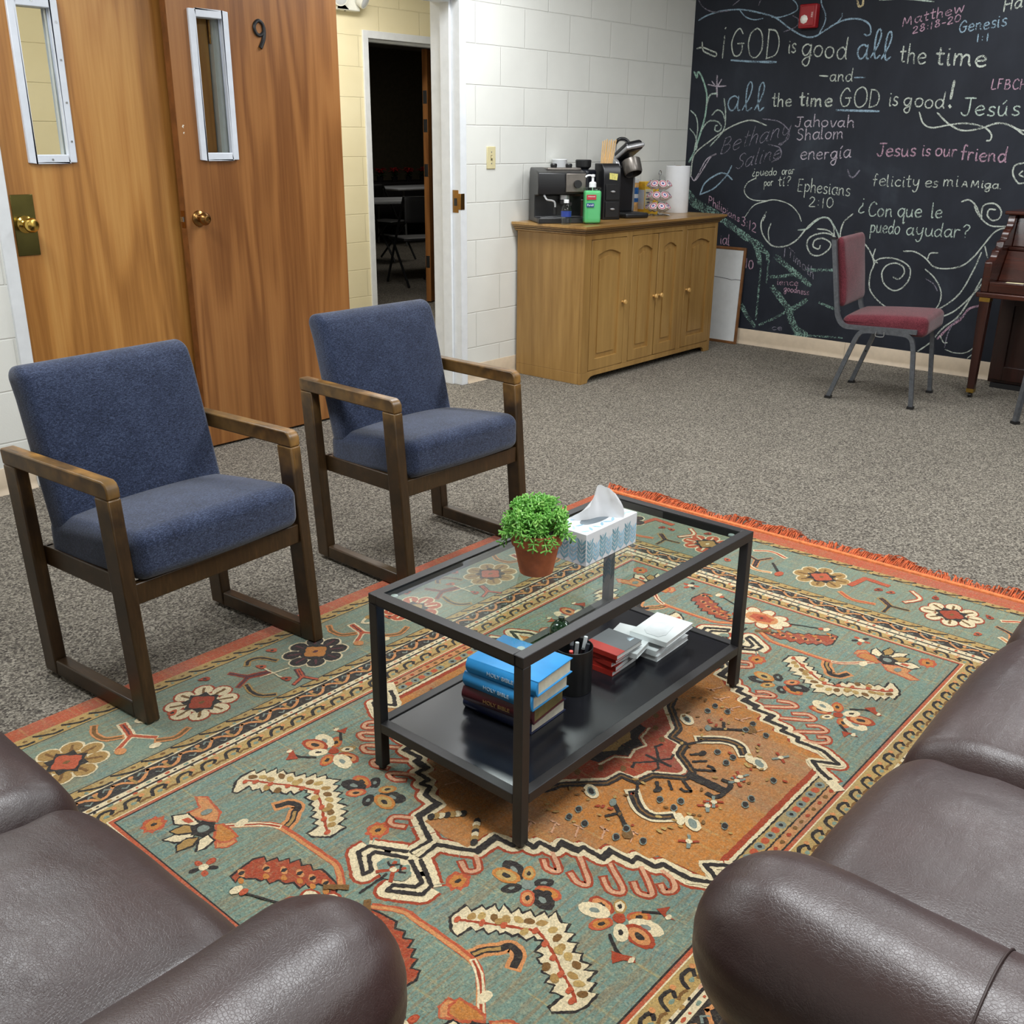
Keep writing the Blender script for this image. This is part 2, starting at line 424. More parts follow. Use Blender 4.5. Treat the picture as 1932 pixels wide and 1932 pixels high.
def knob(parent, loc, mat, plate=False, tulip=False):
    m = Matrix.Translation(loc) @ Euler((PI / 2, 0, 0)).to_matrix().to_4x4()   # lathe axis -> -Y
    prof = [(0.0325, 0), (0.0325, 0.003), (0.028, 0.008), (0.016, 0.012), (0.013, 0.024), (0.014, 0.03), (0.022, 0.036), (0.0275, 0.046), (0.027, 0.058), (0.021, 0.066), (0.01, 0.0685), (0.0, 0.0688)]
    if tulip:
        prof = [(0.034, 0), (0.034, 0.003), (0.029, 0.009), (0.018, 0.013), (0.0145, 0.022), (0.0155, 0.03), (0.026, 0.04), (0.027, 0.047), (0.0225, 0.055), (0.017, 0.06), (0.0155, 0.066), (0.010, 0.067), (0.009, 0.063), (0.0, 0.063)]
    return Mb().lathe(prof, 32, m, cap=False).obj('knob', mat, parent, ang=40)
def door(name, x0, x1, y0, y1, wx, wz, mat, z0=0.012, z1=2.03, label=None):
    """flush door with a vision panel; wx, wz is the outer frame of the panel"""
    d = bpy.data.objects.new(name, None); C.objects.link(d); d.location = ((x0 + x1) / 2, y0, 0); struct(d, label)
    ox, oy = d.location.x, d.location.y
    def L(m): m.v = [(p[0] - ox, p[1] - oy, p[2]) for p in m.v]; return m
    hx0, hx1, hz0, hz1 = wx[0] + 0.012, wx[1] - 0.012, wz[0] + 0.012, wz[1] - 0.012
    s = Mb()
    for a, c, e, f in ((x0, hx0, z0, z1), (hx1, x1, z0, z1), (hx0, hx1, z0, hz0), (hx0, hx1, hz1, z1)):
        s.box(a, c, y0, y1, e, f)
    L(s).obj('slab', mat, d)
    e = Mb(); e.box(x0 - 0.0008, x0, y0 + 0.001, y1, z0, z1); e.box(x1, x1 + 0.0008, y0 + 0.001, y1, z0, z1)
    L(e).obj('edge_banding', m_edge, d)
    fr = Mb(); fw = 0.03
    for yy0, yy1 in ((y0 - 0.012, y0 + 0.016), (y1 - 0.016, y1 + (0.012 if name == 'door_1' else 0.004))):
        a0, a1, c0, c1 = wx[0], wx[1], wz[0], wz[1]
        fr.box(a0, a0 + fw, yy0, yy1, c0, c1); fr.box(a1 - fw, a1, yy0, yy1, c0, c1); fr.box(a0 + fw, a1 - fw, yy0, yy1, c0, c0 + fw); fr.box(a0 + fw, a1 - fw, yy0, yy1, c1 - fw, c1)
    L(fr).obj('panel_frame', m_wfr, d, bev=0.003)
    L(Mb().box(wx[0] + 0.02, wx[1] - 0.02, (y0 + y1) / 2 - 0.003, (y0 + y1) / 2 + 0.003, wz[0] + 0.02, wz[1] - 0.02)).obj('pane', m_pane, d)
    return d, L
d1, L1 = door('door_1', -4.752, -3.812, 0.014, 0.058, (-4.648, -4.458), (1.252, 1.826), m_d1, label='closed honey coloured flush door with brass plate and narrow window')
for sx, sz in ((-4.471, 1.75), (-4.471, 1.62), (-4.471, 1.47), (-4.471, 1.33), (-4.556, 1.264), (-4.556, 1.815)):
    L1(Mb().cyl(0.004, 0, 0.002, 10, Matrix.Translation((sx, 0.0025, sz)) @ Euler((PI / 2, 0, 0)).to_matrix().to_4x4())).obj('frame_screw', m_steel, d1)
L1(Mb().box(-4.738, -4.652, 0.0105, 0.0138, 0.914, 1.14)).obj('lock_plate', m_plate, d1, bev=0.0012)
kn = knob(d1, Vector((-4.695 - d1.location.x, 0.0103 - d1.location.y, 1.03)), m_brass)
d2, L2 = door('door_2', -4.04, -3.166, -0.056, -0.014, (-3.946, -3.758), (1.258, 1.841), m_d2, label='open veneered door with the numeral nine, folded back against the wall')
knob(d2, Vector((-3.978 - d2.location.x, -0.0563 - d2.location.y, 1.022)), m_bronze, tulip=True)
lt = Mb().box(-4.0425, -4.0408, -0.048, -0.022, 0.985, 1.055); L2(lt).obj('latch_plate', m_bronze, d2)
L2(Mb().prism([(-0.044, 1.01), (-0.026, 1.01), (-0.026, 1.03), (-0.044, 1.03)], -4.05, -4.0425, 'x')).obj('latch_bolt', m_steel, d2)
nine = smooth([(-3.576, 1.795), (-3.583, 1.812), (-3.60, 1.8215), (-3.617, 1.812), (-3.6245, 1.792), (-3.617, 1.772), (-3.602, 1.764), (-3.588, 1.768), (-3.581, 1.775)], 5)
tail = smooth([(-3.576, 1.797), (-3.575, 1.775), (-3.58, 1.75), (-3.59, 1.73), (-3.6, 1.714)], 5)
n_ = Mb()
n_.tube([(p.x, -0.058, p.y) for p in [Vector((*q, 0)) if not hasattr(q, 'x') else q for q in nine]], [0.0078] * len(nine), 8)
n_.tube([(p.x, -0.058, p.y) for p in tail], [0.0085 + 0.0014 * (i / len(tail)) for i in range(len(tail))], 8)
L2(n_).obj('number', m_black, d2)
# hinges of the doors
for hz in (0.25, 1.72): L1(Mb().cyl(0.0065, hz, hz + 0.1, 12, Matrix.Translation((-3.806, 0.006, 0)))).obj('hinge', m_bronze, d1)
for hz in (0.22, 1.0, 1.78): L2(Mb().cyl(0.006, hz, hz + 0.1, 12, Matrix.Translation((-3.1575, -0.018, 0)))).obj('hinge', m_bronze, d2)
# white paint chips on the two doors
m_chip = plain('bare_chip', (222, 216, 200), 0.8)
for cx, cz, s in ((-4.013, 1.39, 0.006), (-4.012, 1.365, 0.004)):
    L2(Mb().prism([(cx - s, cz), (cx - s * 0.2, cz + s * 1.3), (cx + s, cz + s), (cx + s * 0.1, cz + s * 0.2), (cx + 0.2 * s, cz - s)], -0.0566, -0.0558, 'y')).obj('paint_chip', m_chip, d2)
# the half open door of the dark room, seen edge on
d3 = bpy.data.objects.new('door_3', None); C.objects.link(d3); d3.location = (-0.205, 2.37, 0); d3.rotation_euler = (0, 0, math.radians(24)); struct(d3, 'open brown door edge inside the dark room')
Mb().box(0, 0.86, 0, 0.044, 0.012, 2.03).obj('slab', m_d2, d3)
for hz in (0.3, 1.05, 1.4, 1.62): Mb().box(-0.002, 0.0, 0.006, 0.04, hz, hz + 0.1).obj('hinge', m_steel, d3)
# ---------------------------------------------------------------- fixtures on the walls
m_ivory = plain('ivory_plastic', (214, 203, 160), 0.4, var=0.02)
t = thing('light_switch', 'ivory light switch plate on the white block wall beside the doorway', 'light switch', (-2.05, -0.0005, 1.2545))
Mb().box(-0.036, 0.036, -0.006, 0, -0.0595, 0.0595).obj('cover_plate', m_ivory, t, bev=0.003)
Mb().box(-0.006, 0.006, -0.0075, -0.004, -0.014, 0.014).obj('slot', plain('switch_slot', (120, 112, 84), 0.6), t)
Mb().box(-0.0045, 0.0045, -0.016, -0.006, -0.003, 0.010).obj('toggle', m_ivory, t, bev=0.001)
for z in (-0.03, 0.03): Mb().cyl(0.0035, 0, 0.0015, 10, Matrix.Translation((0, -0.006, z)) @ Euler((PI / 2, 0, 0)).to_matrix().to_4x4()).obj('screw', m_grey, t)
m_red = plain('alarm_red', (150, 20, 28), 0.35, var=0.04)
t = thing('fire_alarm', 'red fire alarm strobe mounted high on the chalkboard wall', 'fire alarm', (-0.0005, -0.842, 2.082))
Mb().box(-0.05, 0, -0.058, 0.058, -0.062, 0.075).obj('housing', m_red, t, bev=0.008, seg=3)
Mb().box(-0.056, -0.05, -0.045, 0.045, -0.05, 0.064).obj('face', m_red, t, bev=0.004)
Mb().lathe([(0.0, 0.012), (0.012, 0.010), (0.02, 0.004), (0.026, 0)], 8, Matrix.Translation((-0.056, 0.018, -0.012)) @ Euler((0, -PI / 2, 0)).to_matrix().to_4x4(), cap=False).obj('strobe_lens', plain('strobe_lens', (226, 224, 216), 0.15), t)
text_part('lettering', 'FIRE', 0.017, plain('alarm_lettering', (230, 214, 210), 0.5), t, Matrix.Translation((-0.0562, -0.034, 0.012)) @ Euler((PI / 2, 0, -PI / 2)).to_matrix().to_4x4() @ Euler((0, 0, PI / 2)).to_matrix().to_4x4())
m_cream = plain('white_enamel', (226, 226, 218), 0.35, var=0.02)
t = thing('emergency_light', 'white twin head emergency light on the cream hallway wall', 'emergency light', (-1.385, 1.9995, 2.18))
Mb().prism([(-0.105, 0.0), (0.105, 0.0), (0.105, 0.012), (0.085, 0.14), (-0.085, 0.14), (-0.105, 0.012)], -0.07, 0, 'y').obj('housing', m_cream, t, bev=0.006)
for sx in (-1, 1):
    Mb().lathe([(0.02, -0.035), (0.046, -0.02), (0.05, 0.02), (0.048, 0.026)], 20, T(sx * 0.1, -0.10, 0.07, rx=PI / 2 + 0.5, rz=sx * 0.4)).obj('lamp_head', m_cream, t)
    Mb().lathe([(0.0, 0.032), (0.03, 0.03), (0.046, 0.024)], 20, T(sx * 0.1, -0.10, 0.07, rx=PI / 2 + 0.5, rz=sx * 0.4), cap=False).obj('lamp_lens', plain('lamp_lens', (206, 210, 214), 0.1), t)
Mb().cyl(0.006, 0, 0.004, 10, T(-0.01, -0.04, 0.0005, rx=PI)).obj('test_button', m_black, t)
CHALK=[
('w','¡','w',12,(213,1886),(274,1882),97,0),
('w','GOD','w',11,(290,1881),(659,1853),107,0),
('s','b',16,0,[(302,1859),(473,1844),(632,1836)]),
('w','is','w',11,(709,1889),(763,1883),50,0),
('w','good','w',11,(804,1865),(1108,1836),64,0),
('w','a££','b',13,(1169,1839),(1387,1816),84,0),
('w','the','w',11,(1439,1804),(1598,1792),57,0),
('w','time','w',14,(1653,1790),(1950,1761),59,0),
('s','w',11,0,[(942,1746),(996,1742)]),
('w','and','w',9,(1011,1715),(1162,1708),39,0),
('s','b',11,0,[(1173,1729),(1238,1728)]),
('w','a££','b',12,(299,1543),(579,1536),97,0),
('w','the','w',11,(626,1572),(772,1566),45,0),
('w','time','w',14,(818,1572),(1050,1565),48,0),
('w','GOD','w',10,(1091,1564),(1362,1551),67,0),
('s','b',16,0,[(1079,1543),(1353,1534)]),
('w','is','w',10,(1408,1565),(1467,1562),48,0),
('w','good','w',10,(1501,1564),(1747,1544),47,0),
('s','w',18,0,[(1781,1694),(1778,1656),(1775,1599)]),
('s','w',20,0,[(1773,1561),(1780,1553)]),
('w','Jesús','g',10,(1844,1507),(2174,1501),54,0),
('w','Jahovah','p',9,(806,1445),(1208,1443),38,0),
('w','Shalom','p',9,(825,1364),(1147,1377),41,0),
('w','energía','p',9,(868,1243),(1211,1263),45,0),
('w','Bethany','k',7,(269,1269),(774,1396),59,0.3),
('w','Saline','k',7,(395,1169),(721,1254),55,0.3),
('w','Jesus','m',11,(1374,1276),(1618,1277),43,0),
('w','is','m',10,(1651,1284),(1706,1283),40,0),
('w','our','m',10,(1730,1282),(1861,1281),42,0),
('w','friend','m',11,(1880,1265),(2143,1251),45,0),
('w','felicity','w',8,(1372,1099),(1665,1104),40,0),
('w','es','w',8,(1697,1103),(1777,1106),36,0),
('w','mi','w',8,(1805,1114),(1896,1114),38,0),
('w','AMiga.','w',8,(1914,1113),(2140,1109),25,0),
('w','¿puedo','w',7,(529,1135),(713,1144),27,0),
('w','orar','w',7,(746,1148),(836,1158),26,0),
('w','por','w',7,(624,1072),(692,1079),27,0),
('w','tí?','w',8,(727,1076),(819,1084),36,0),
('w','Ephesians','w',8,(870,1049),(1235,1033),44,0),
('w','2:10','w',8,(959,956),(1130,953),42,0),
('w','¿','g',10,(1294,936),(1344,939),48,0),
('w','Con','g',10,(1366,915),(1527,921),49,0),
('w','que','g',10,(1554,923),(1706,924),48,0),
('w','le','g',10,(1757,928),(1829,929),47,0),
('w','puedo','g',9,(1394,820),(1586,821),45,0),
('w','ayudar?','g',9,(1624,816),(2001,822),44,0),
('w','Philipians','m',7,(208,942),(466,825),30,0),
('w','3:12','m',8,(477,814),(599,762),39,0),
('w','Matthew','m',8,(1428,2001),(1778,2058),31,0),
('w','28:18-20','m',8,(1495,1958),(1766,2008),25,0),
('w','Genesis','b',9,(1764,1950),(2021,1970),37,0),
('w','1:1','b',9,(1865,1897),(1942,1899),25,0),
('w','Ha','w',10,(1990,2045),(2091,2063),41,0),
('w','LFBCH','m',8,(1992,1649),(2183,1640),32,0),
('w','ial','m',8,(324,673),(404,670),41,0),
('w','1','k',8,(812,622),(836,615),36,0),
('w','Timoth','k',8,(850,633),(1052,491),36,0),
('w','ience','m',6,(788,435),(946,443),23,0),
('w','goodness','m',6,(845,398),(1029,388),23,0),
('w','10','m',9,(533,525),(603,516),42,0),
('w','ce','k',6,(784,126),(864,131),22,0),
('s','b',12,1,[(31,2115),(103,2143),(221,2162),(352,2159),(481,2133),(597,2098),(703,2031),(805,1980),(877,1973),(943,2003),(1019,2043),(1096,2060),(1175,2052),(1228,2021),(1242,1977),(1225,1962),(1202,1970)]),
('s','b',9,1,[(339,2155),(382,2116),(448,2094),(510,2098)]),
('s','b',9,1,[(572,2101),(646,2100),(740,2129),(735,2169),(682,2213)]),
('s','b',10,1,[(910,1990),(938,2048),(937,2097),(908,2148),(897,2188)]),
('s','k',9,1,[(20,2239),(58,2194),(142,2159),(261,2160)]),
('s','k',8,1,[(719,2100),(757,2078),(750,2038),(668,2012)]),
('s','b',9,1,[(1019,2043),(1044,2071),(1046,2095)]),
('s','o',16,1,[(1133,2162),(1148,2127),(1170,2131),(1171,2159)]),
('s','g',10,1,[(1270,2152),(1419,2147),(1598,2121)]),
('s','k',7,1,[(284,2189),(345,2227)]),
('s','k',7,1,[(471,2177),(486,2212)]),
('s','w',12,1,[(32,1942),(79,1946),(150,1921),(184,1909),(180,1887),(124,1906),(81,1929),(70,1979)]),
('s','p',14,1,[(204,1767),(207,1701),(216,1635)]),
('s','p',11,1,[(138,1714),(210,1701),(277,1702)]),
('s','p',10,1,[(166,1733),(207,1701),(240,1744)]),
('s','t',16,1,[(23,1796),(47,1760),(51,1793),(81,1770),(132,1658),(135,1535),(110,1422),(65,1284),(28,1213)]),
('s','g',11,1,[(15,1550),(60,1513),(80,1445),(75,1365),(65,1284)]),
('s','g',10,1,[(17,1433),(64,1387),(84,1318),(78,1295)]),
('s','g',11,1,[(271,1623),(291,1523),(283,1422),(189,1320)]),
('s','g',11,1,[(185,1518),(223,1551),(266,1534),(293,1478)]),
('s','g',12,1,[(110,1422),(161,1479),(230,1479),(267,1445),(249,1417),(219,1422),(219,1450),(235,1454)]),
('s','g',14,1,[(214,1657),(160,1647),(136,1580)]),
('s','w',11,1,[(50,1119),(67,1260),(186,1354),(316,1434),(432,1478),(510,1483),(603,1453)]),
('s','k',10,1,[(573,1494),(690,1477),(765,1423),(764,1369),(705,1336)]),
('s','k',9,1,[(629,1336),(714,1315),(726,1260),(666,1226)]),
('s','p',10,1,[(50,1119),(88,1091),(146,1169),(202,1251),(242,1269),(168,1233),(113,1139),(84,1094)]),
('s','b',13,1,[(135,998),(168,1076),(261,1137),(322,1144),(381,1106)]),
('s','b',12,1,[(135,998),(241,1043),(331,1127),(368,1195)]),
('s','k',12,1,[(1197,1189),(1219,1152),(1243,1148),(1276,1188)]),
('s','w',11,1,[(1602,1526),(1635,1464),(1691,1440),(1781,1454),(1880,1464),(1982,1445),(2033,1407),(2033,1373),(2014,1370)]),
('s','w',12,1,[(1709,1523),(1780,1464),(1867,1425),(1964,1435),(2057,1464),(2136,1449),(2211,1403)]),
('s','w',10,1,[(2136,1449),(2196,1426),(2261,1428)]),
('s','w',12,1,[(2236,1253),(2191,1237),(2189,1190),(2226,1143),(2268,1149)]),
('s','w',10,1,[(2238,1210),(2223,1190),(2249,1177)]),
('s','w',9,1,[(560,1122),(497,1086),(483,1029),(534,985),(627,977),(718,987),(823,963),(892,910),(920,861)]),
('s','w',8,1,[(499,862),(565,946),(667,979)]),
('s','w',11,1,[(1927,1028),(1968,1040),(2014,1007),(2055,939),(2111,902),(2171,900),(2266,908)]),
('s','w',11,1,[(2055,939),(2054,1009),(2110,1026),(2155,994),(2157,949),(2121,931),(2087,956),(2091,991),(2126,992)]),
('s','w',10,1,[(2004,1006),(2031,963),(2061,934)]),
('s','w',11,1,[(1266,924),(1214,872),(1199,805),(1206,751)]),
('s','w',12,1,[(661,906),(629,835),(651,756),(724,691),(815,691),(899,737),(965,821),(1032,880),(1104,890),(1146,842),(1160,777)]),
('s','g',12,1,[(904,803),(966,815),(1010,857),(1067,893),(1117,879),(1174,811),(1207,741)]),
('s','w',10,1,[(702,834),(688,781),(701,718)]),
('s','w',10,1,[(641,848),(657,883)]),
('s','w',11,1,[(1039,819),(1114,813),(1166,777)]),
('s','w',12,1,[(1201,741),(1141,787),(1067,793),(991,760),(978,708),(1016,654),(1078,653),(1134,697),(1138,736),(1083,761),(1030,746),(1022,706),(1061,692),(1071,715)]),
('s','w',11,1,[(1269,773),(1334,766),(1399,716),(1445,632),(1431,564),(1437,476),(1486,414),(1562,366),(1658,332),(1791,341),(1892,391),(1994,487),(2055,629),(2087,745)]),
('s','w',11,1,[(1442,610),(1465,655),(1542,672),(1623,657),(1678,618),(1682,554),(1646,496),(1593,474),(1531,507),(1505,571),(1527,622),(1580,643),(1633,625),(1645,583),(1616,548),(1581,556)]),
('s','w',10,1,[(1442,719),(1435,664),(1468,634)]),
('s','w',11,1,[(1623,719),(1691,721),(1761,689),(1822,641),(1898,635),(1988,660),(2050,722),(2090,786),(2146,870),(2215,900)]),
('s','w',10,1,[(1778,685),(1789,718),(1836,724)]),
('s','w',10,1,[(1773,621),(1832,578),(1878,518),(1893,456),(1871,388),(1812,349),(1670,333)]),
('s','k',8,1,[(1785,565),(1838,536),(1866,496)]),
('s','w',11,1,[(1802,115),(1870,180),(1932,276),(2014,361),(2076,495),(2112,593)]),
('s','w',10,1,[(2101,782),(2126,718)]),
('s','w',11,1,[(2125,573),(2076,495),(1989,391),(1891,331)]),
('s','m',16,1,[(2137,439),(2069,410),(2028,341),(1972,291),(1910,207)]),
('s','k',9,1,[(2054,376),(1998,327),(1968,247),(1961,159)]),
('s','w',9,1,[(1922,231),(1950,190),(1972,191)]),
('s','w',8,1,[(1967,148),(2029,135),(2100,150),(2162,218)]),
('s','w',8,1,[(1458,321),(1512,313),(1583,301)]),
('s','w',8,1,[(2106,113),(2133,141)]),
('s','T',94,0,[(14,1023),(93,942),(212,894),(314,852)]),
('s','T',56,1,[(337,837),(461,767),(561,715),(645,679)]),
('s','T',46,1,[(589,705),(626,637),(646,567)]),
('s','T',18,1,[(658,556),(656,377),(656,182)]),
('s','T',45,1,[(757,623),(855,561),(938,510),(1027,454)]),
('s','T',27,1,[(733,482),(824,494),(924,520)]),
('s','T',54,1,[(760,411),(827,346),(915,260)]),
('s','T',62,1,[(897,282),(920,212),(967,146),(1034,124)]),
('s','T',40,1,[(901,270),(961,312),(1014,353)]),
('s','T',40,1,[(529,278),(586,198),(647,137)]),
('s','T',21,1,[(687,148),(802,211),(888,269)]),
('s','T',35,1,[(593,670),(689,641),(708,584)]),
('s','T',16,1,[(704,631),(712,525),(710,442)]),
('s','T',24,1,[(997,550),(1120,560),(1181,565)]),
('s','T',21,1,[(1109,346),(1186,325),(1256,309)]),
('s','T',16,1,[(945,107),(1123,124),(1297,134)])]
# ---------------------------------------------------------------- handwriting in chalk on the right wall
G = {  # glyph: advance | strokes, x height 1, capitals 1.7
'a': '1|.8,.85 .5,1 .15,.8 .05,.4 .25,.03 .55,.1 .8,.6;.82,1 .78,.4 .85,.05 .98,.05', 'b': '.95|.1,1.8 .1,.9 .1,.1;.1,.6 .4,.98 .75,.8 .8,.4 .55,.05 .1,.12',
'c': '.85|.75,.85 .5,1 .2,.85 .05,.45 .25,.08 .55,.02 .8,.15', 'd': '1|.78,.75 .5,1 .15,.8 .05,.4 .25,.03 .55,.1 .8,.55;.85,1.85 .8,1 .8,.3 .9,.03',
'e': '.9|.08,.5 .75,.62 .7,.9 .45,1 .15,.8 .05,.45 .25,.06 .55,.03 .82,.18', 'f': '.7|.65,1.7 .45,1.85 .3,1.6 .28,.9 .26,0;.02,.98 .3,.98 .6,1', 'g': '1|.8,.85 .5,1 .15,.8 .05,.4 .3,.05 .6,.2 .8,.7;.82,1 .8,.2 .72,-.6 .45,-.85 .15,-.6 .3,-.25 .95,.1',
'h': '.95|.1,1.85 .1,.9 .1,0;.1,.6 .4,.98 .68,.85 .72,.4 .78,0', 'i': '.4|.15,1 .14,.4 .2,.02 .32,.05;.16,1.4 .17,1.44', 'j': '.4|.2,1 .2,-.4 .0,-.7;.2,1.4 .21,1.44', 'k': '.85|.1,1.8 .1,0;.7,.95 .12,.45 .75,0',
'£': '.72|.0,.1 .42,.9 .58,1.55 .45,1.9 .24,1.6 .2,.7 .34,.05 .66,.25', 'l': '.45|.1,1.8 .12,.5 .18,.05 .35,.05', 'm': '1.45|.08,1 .1,0;.1,.6 .35,.97 .58,.85 .6,0;.6,.6 .88,.97 1.12,.85 1.16,.3 1.28,.03', 'n': '1|.08,1 .1,0;.1,.6 .4,.98 .68,.85 .72,.3 .86,.03',
'o': '.98|.5,1 .18,.85 .05,.45 .25,.05 .6,.05 .82,.4 .78,.8 .5,1', 'p': '.95|.1,1 .1,0 .1,-.8;.1,.7 .4,1 .75,.8 .78,.4 .5,.05 .12,.15', 'q': '.95|.78,.85 .5,1 .15,.8 .05,.4 .3,.03 .6,.15 .78,.6;.8,1 .78,0 .8,-.75 .95,-.6', 'r': '.75|.08,1 .1,0;.1,.6 .3,.95 .62,.92',
's': '.8|.68,.88 .45,1 .18,.85 .25,.58 .58,.42 .65,.18 .4,.02 .08,.12', 't': '.7|.3,1.6 .3,.5 .36,.08 .6,.08;.03,1.05 .3,1.07 .62,1.1', 'u': '1|.08,1 .08,.4 .25,.04 .55,.1 .75,.5;.76,1 .76,.3 .9,.04', 'v': '.85|.05,1 .35,0 .75,1', 'w': '1.3|.05,1 .3,0 .6,.8 .9,0 1.15,1', 'y': '.95|.08,1 .1,.45 .35,.15 .65,.35 .78,1;.78,1 .74,.1 .6,-.6 .3,-.8 .1,-.55', 'z': '.85|.1,1 .75,1 .08,0 .8,0',
'í': '.45|.15,1 .14,.4 .2,.02 .34,.05;.12,1.3 .35,1.65', 'ú': '1|.08,1 .08,.4 .25,.04 .55,.1 .75,.5;.76,1 .76,.3 .9,.04;.4,1.25 .65,1.6',
'A': '1.2|.05,0 .5,1.3 .9,0;.2,.5 .75,.5', 'B': '1.2|.15,1.6 .12,.8 .1,0;.1,1.55 .6,1.6 .8,1.25 .55,.9 .15,.85;.2,.85 .8,.8 .95,.4 .6,.02 .1,.02', 'C': '1.1|.95,1.4 .65,1.65 .25,1.35 .08,.7 .3,.1 .7,.03 1,.25', 'D': '1.2|.15,1.6 .12,0;.1,1.6 .7,1.5 1,.9 .8,.25 .1,0',
'E': '1|.15,1.6 .12,.8 .1,0;.1,1.6 .8,1.65;.1,.85 .65,.88;.1,0 .8,.03', 'F': '1|.15,1.6 .1,0;.1,1.6 .8,1.65;.1,.85 .6,.88', 'G': '1.25|1,1.35 .7,1.65 .3,1.35 .08,.7 .35,.05 .8,.05 1.02,.4 1,.75;.6,.75 1.15,.78', 'H': '1.15|.12,1.6 .1,0;.95,1.6 .93,0;.1,.8 .93,.85', 'J': '1.1|.2,1.6 .75,1.62 1.1,1.6;.7,1.6 .68,.5 .55,.02 .25,.0 .05,.25',
'L': '.95|.15,1.6 .1,0 .8,.02', 'M': '1.5|.1,0 .25,1.5 .65,.35 1.05,1.5 1.25,0', 'O': '1.35|.65,1.65 .2,1.35 .06,.7 .3,.1 .75,.02 1.15,.45 1.15,1.1 .95,1.5 .65,1.65', 'P': '1.05|.15,1.6 .1,0;.1,1.55 .6,1.6 .85,1.25 .6,.85 .12,.8', 'S': '1.05|.85,1.4 .55,1.65 .2,1.4 .3,1 .7,.75 .85,.35 .5,.0 .1,.2', 'T': '1.1|.05,1.6 .55,1.62 1.05,1.6;.55,1.6 .5,0',
'0': '.9|.45,1.5 .12,1.2 .08,.4 .4,.02 .75,.4 .75,1.1 .45,1.5', '1': '.5|.2,1.5 .22,0', '2': '.95|.1,1.2 .35,1.5 .7,1.3 .6,.8 .1,.05 .85,.05', '3': '.9|.1,1.35 .5,1.5 .7,1.2 .35,.85 .75,.6 .6,.1 .1,.1', '8': '.95|.7,1.3 .4,1.5 .15,1.2 .45,.85 .75,.45 .45,.02 .12,.35 .45,.85 .7,1.3',
':': '.4|.15,.9 .17,.92;.15,.25 .17,.27', '-': '.7|.1,.6 .6,.6', '.': '.3|.1,.03 .13,.05', '?': '.9|.1,1.3 .4,1.6 .75,1.4 .65,1.0 .4,.75 .4,.45;.4,.05 .42,.08', '¿': '.9|.55,1.6 .56,1.63;.52,1.1 .5,.8 .25,.5 .15,.15 .4,-.1 .75,.05', '¡': '.5|.22,1.75 .26,1.8;.22,1.3 .2,.6 .18,-.05', '!': '.4|.2,1.7 .2,.5;.2,.05 .22,.06'}
CH = {'w': (196, 204, 194), 'b': (150, 176, 194), 'p': (190, 180, 192), 'm': (184, 150, 168), 'g': (184, 200, 190), 'k': (138, 134, 148), 'o': (206, 190, 150), 't': (162, 198, 182), 'T': (140, 172, 160)}
def chalk_mat(name, col, cover, scale=150):
    t = NT(name); co = t.coord()
    n1 = t.noise(co, scale, 4, 0.75); n2 = t.noise(co, 14, 2)
    a = t.fr(t.math('ADD', n1, t.math('MULTIPLY', t.math('SUBTRACT', n2, 0.5), 0.35)), cover - 0.06, cover + 0.10)
    t.base(col); t.set(Roughness=0.95); t.b.inputs['Specular IOR Level'].default_value = 0.05
    t.set(Alpha=t.math('MULTIPLY', a, 0.97))
    return t.m
CM = {k: chalk_mat('chalk_' + {'w': 'white', 'b': 'blue', 'p': 'lilac', 'm': 'pink', 'g': 'mint', 'k': 'faint', 'o': 'ochre', 't': 'green', 'T': 'green_scrub'}[k], v, {'T': 0.515, 'k': 0.46}.get(k, 0.43), 90 if k == 'T' else 150) for k, v in CH.items()}
wall_r = bpy.data.objects['wall_right']
chalk_layer = [0]
def ribbon(m, pts, wd):
    """flat chalk stroke on the wall; pts are (distance along wall, height) in mm"""
    P = [Vector((p[0], p[1])) for p in pts]
    if len(P) < 2: return
    if len(P) == 2: P = [P[0] + (P[1] - P[0]) * i / 4 for i in range(5)]
    chalk_layer[0] = (chalk_layer[0] + 1) % 12
    x = -0.0006 - 0.00003 * chalk_layer[0]; vs = []
    n = len(P)
    for i, p in enumerate(P):
        d = P[min(i + 1, n - 1)] - P[max(i - 1, 0)]
        d = d.normalized() if d.length > 1e-6 else Vector((1, 0))
        nn = Vector((-d.y, d.x)); ww = wd * 0.5 * random.uniform(0.82, 1.15) * (0.7 if i in (0, n - 1) else 1)
        e = d * (wd * 0.25) * (-1 if i == 0 else 1 if i == n - 1 else 0)
        for sg in (1, -1):
            q = p + e + nn * ww * 0.8 * sg
            vs.append((x, -q.x / 1000, q.y / 1000))
    m.add(vs, [(2 * i, 2 * i + 1, 2 * i + 3, 2 * i + 2) for i in range(n - 1)])
LET = {}; DRW = {}
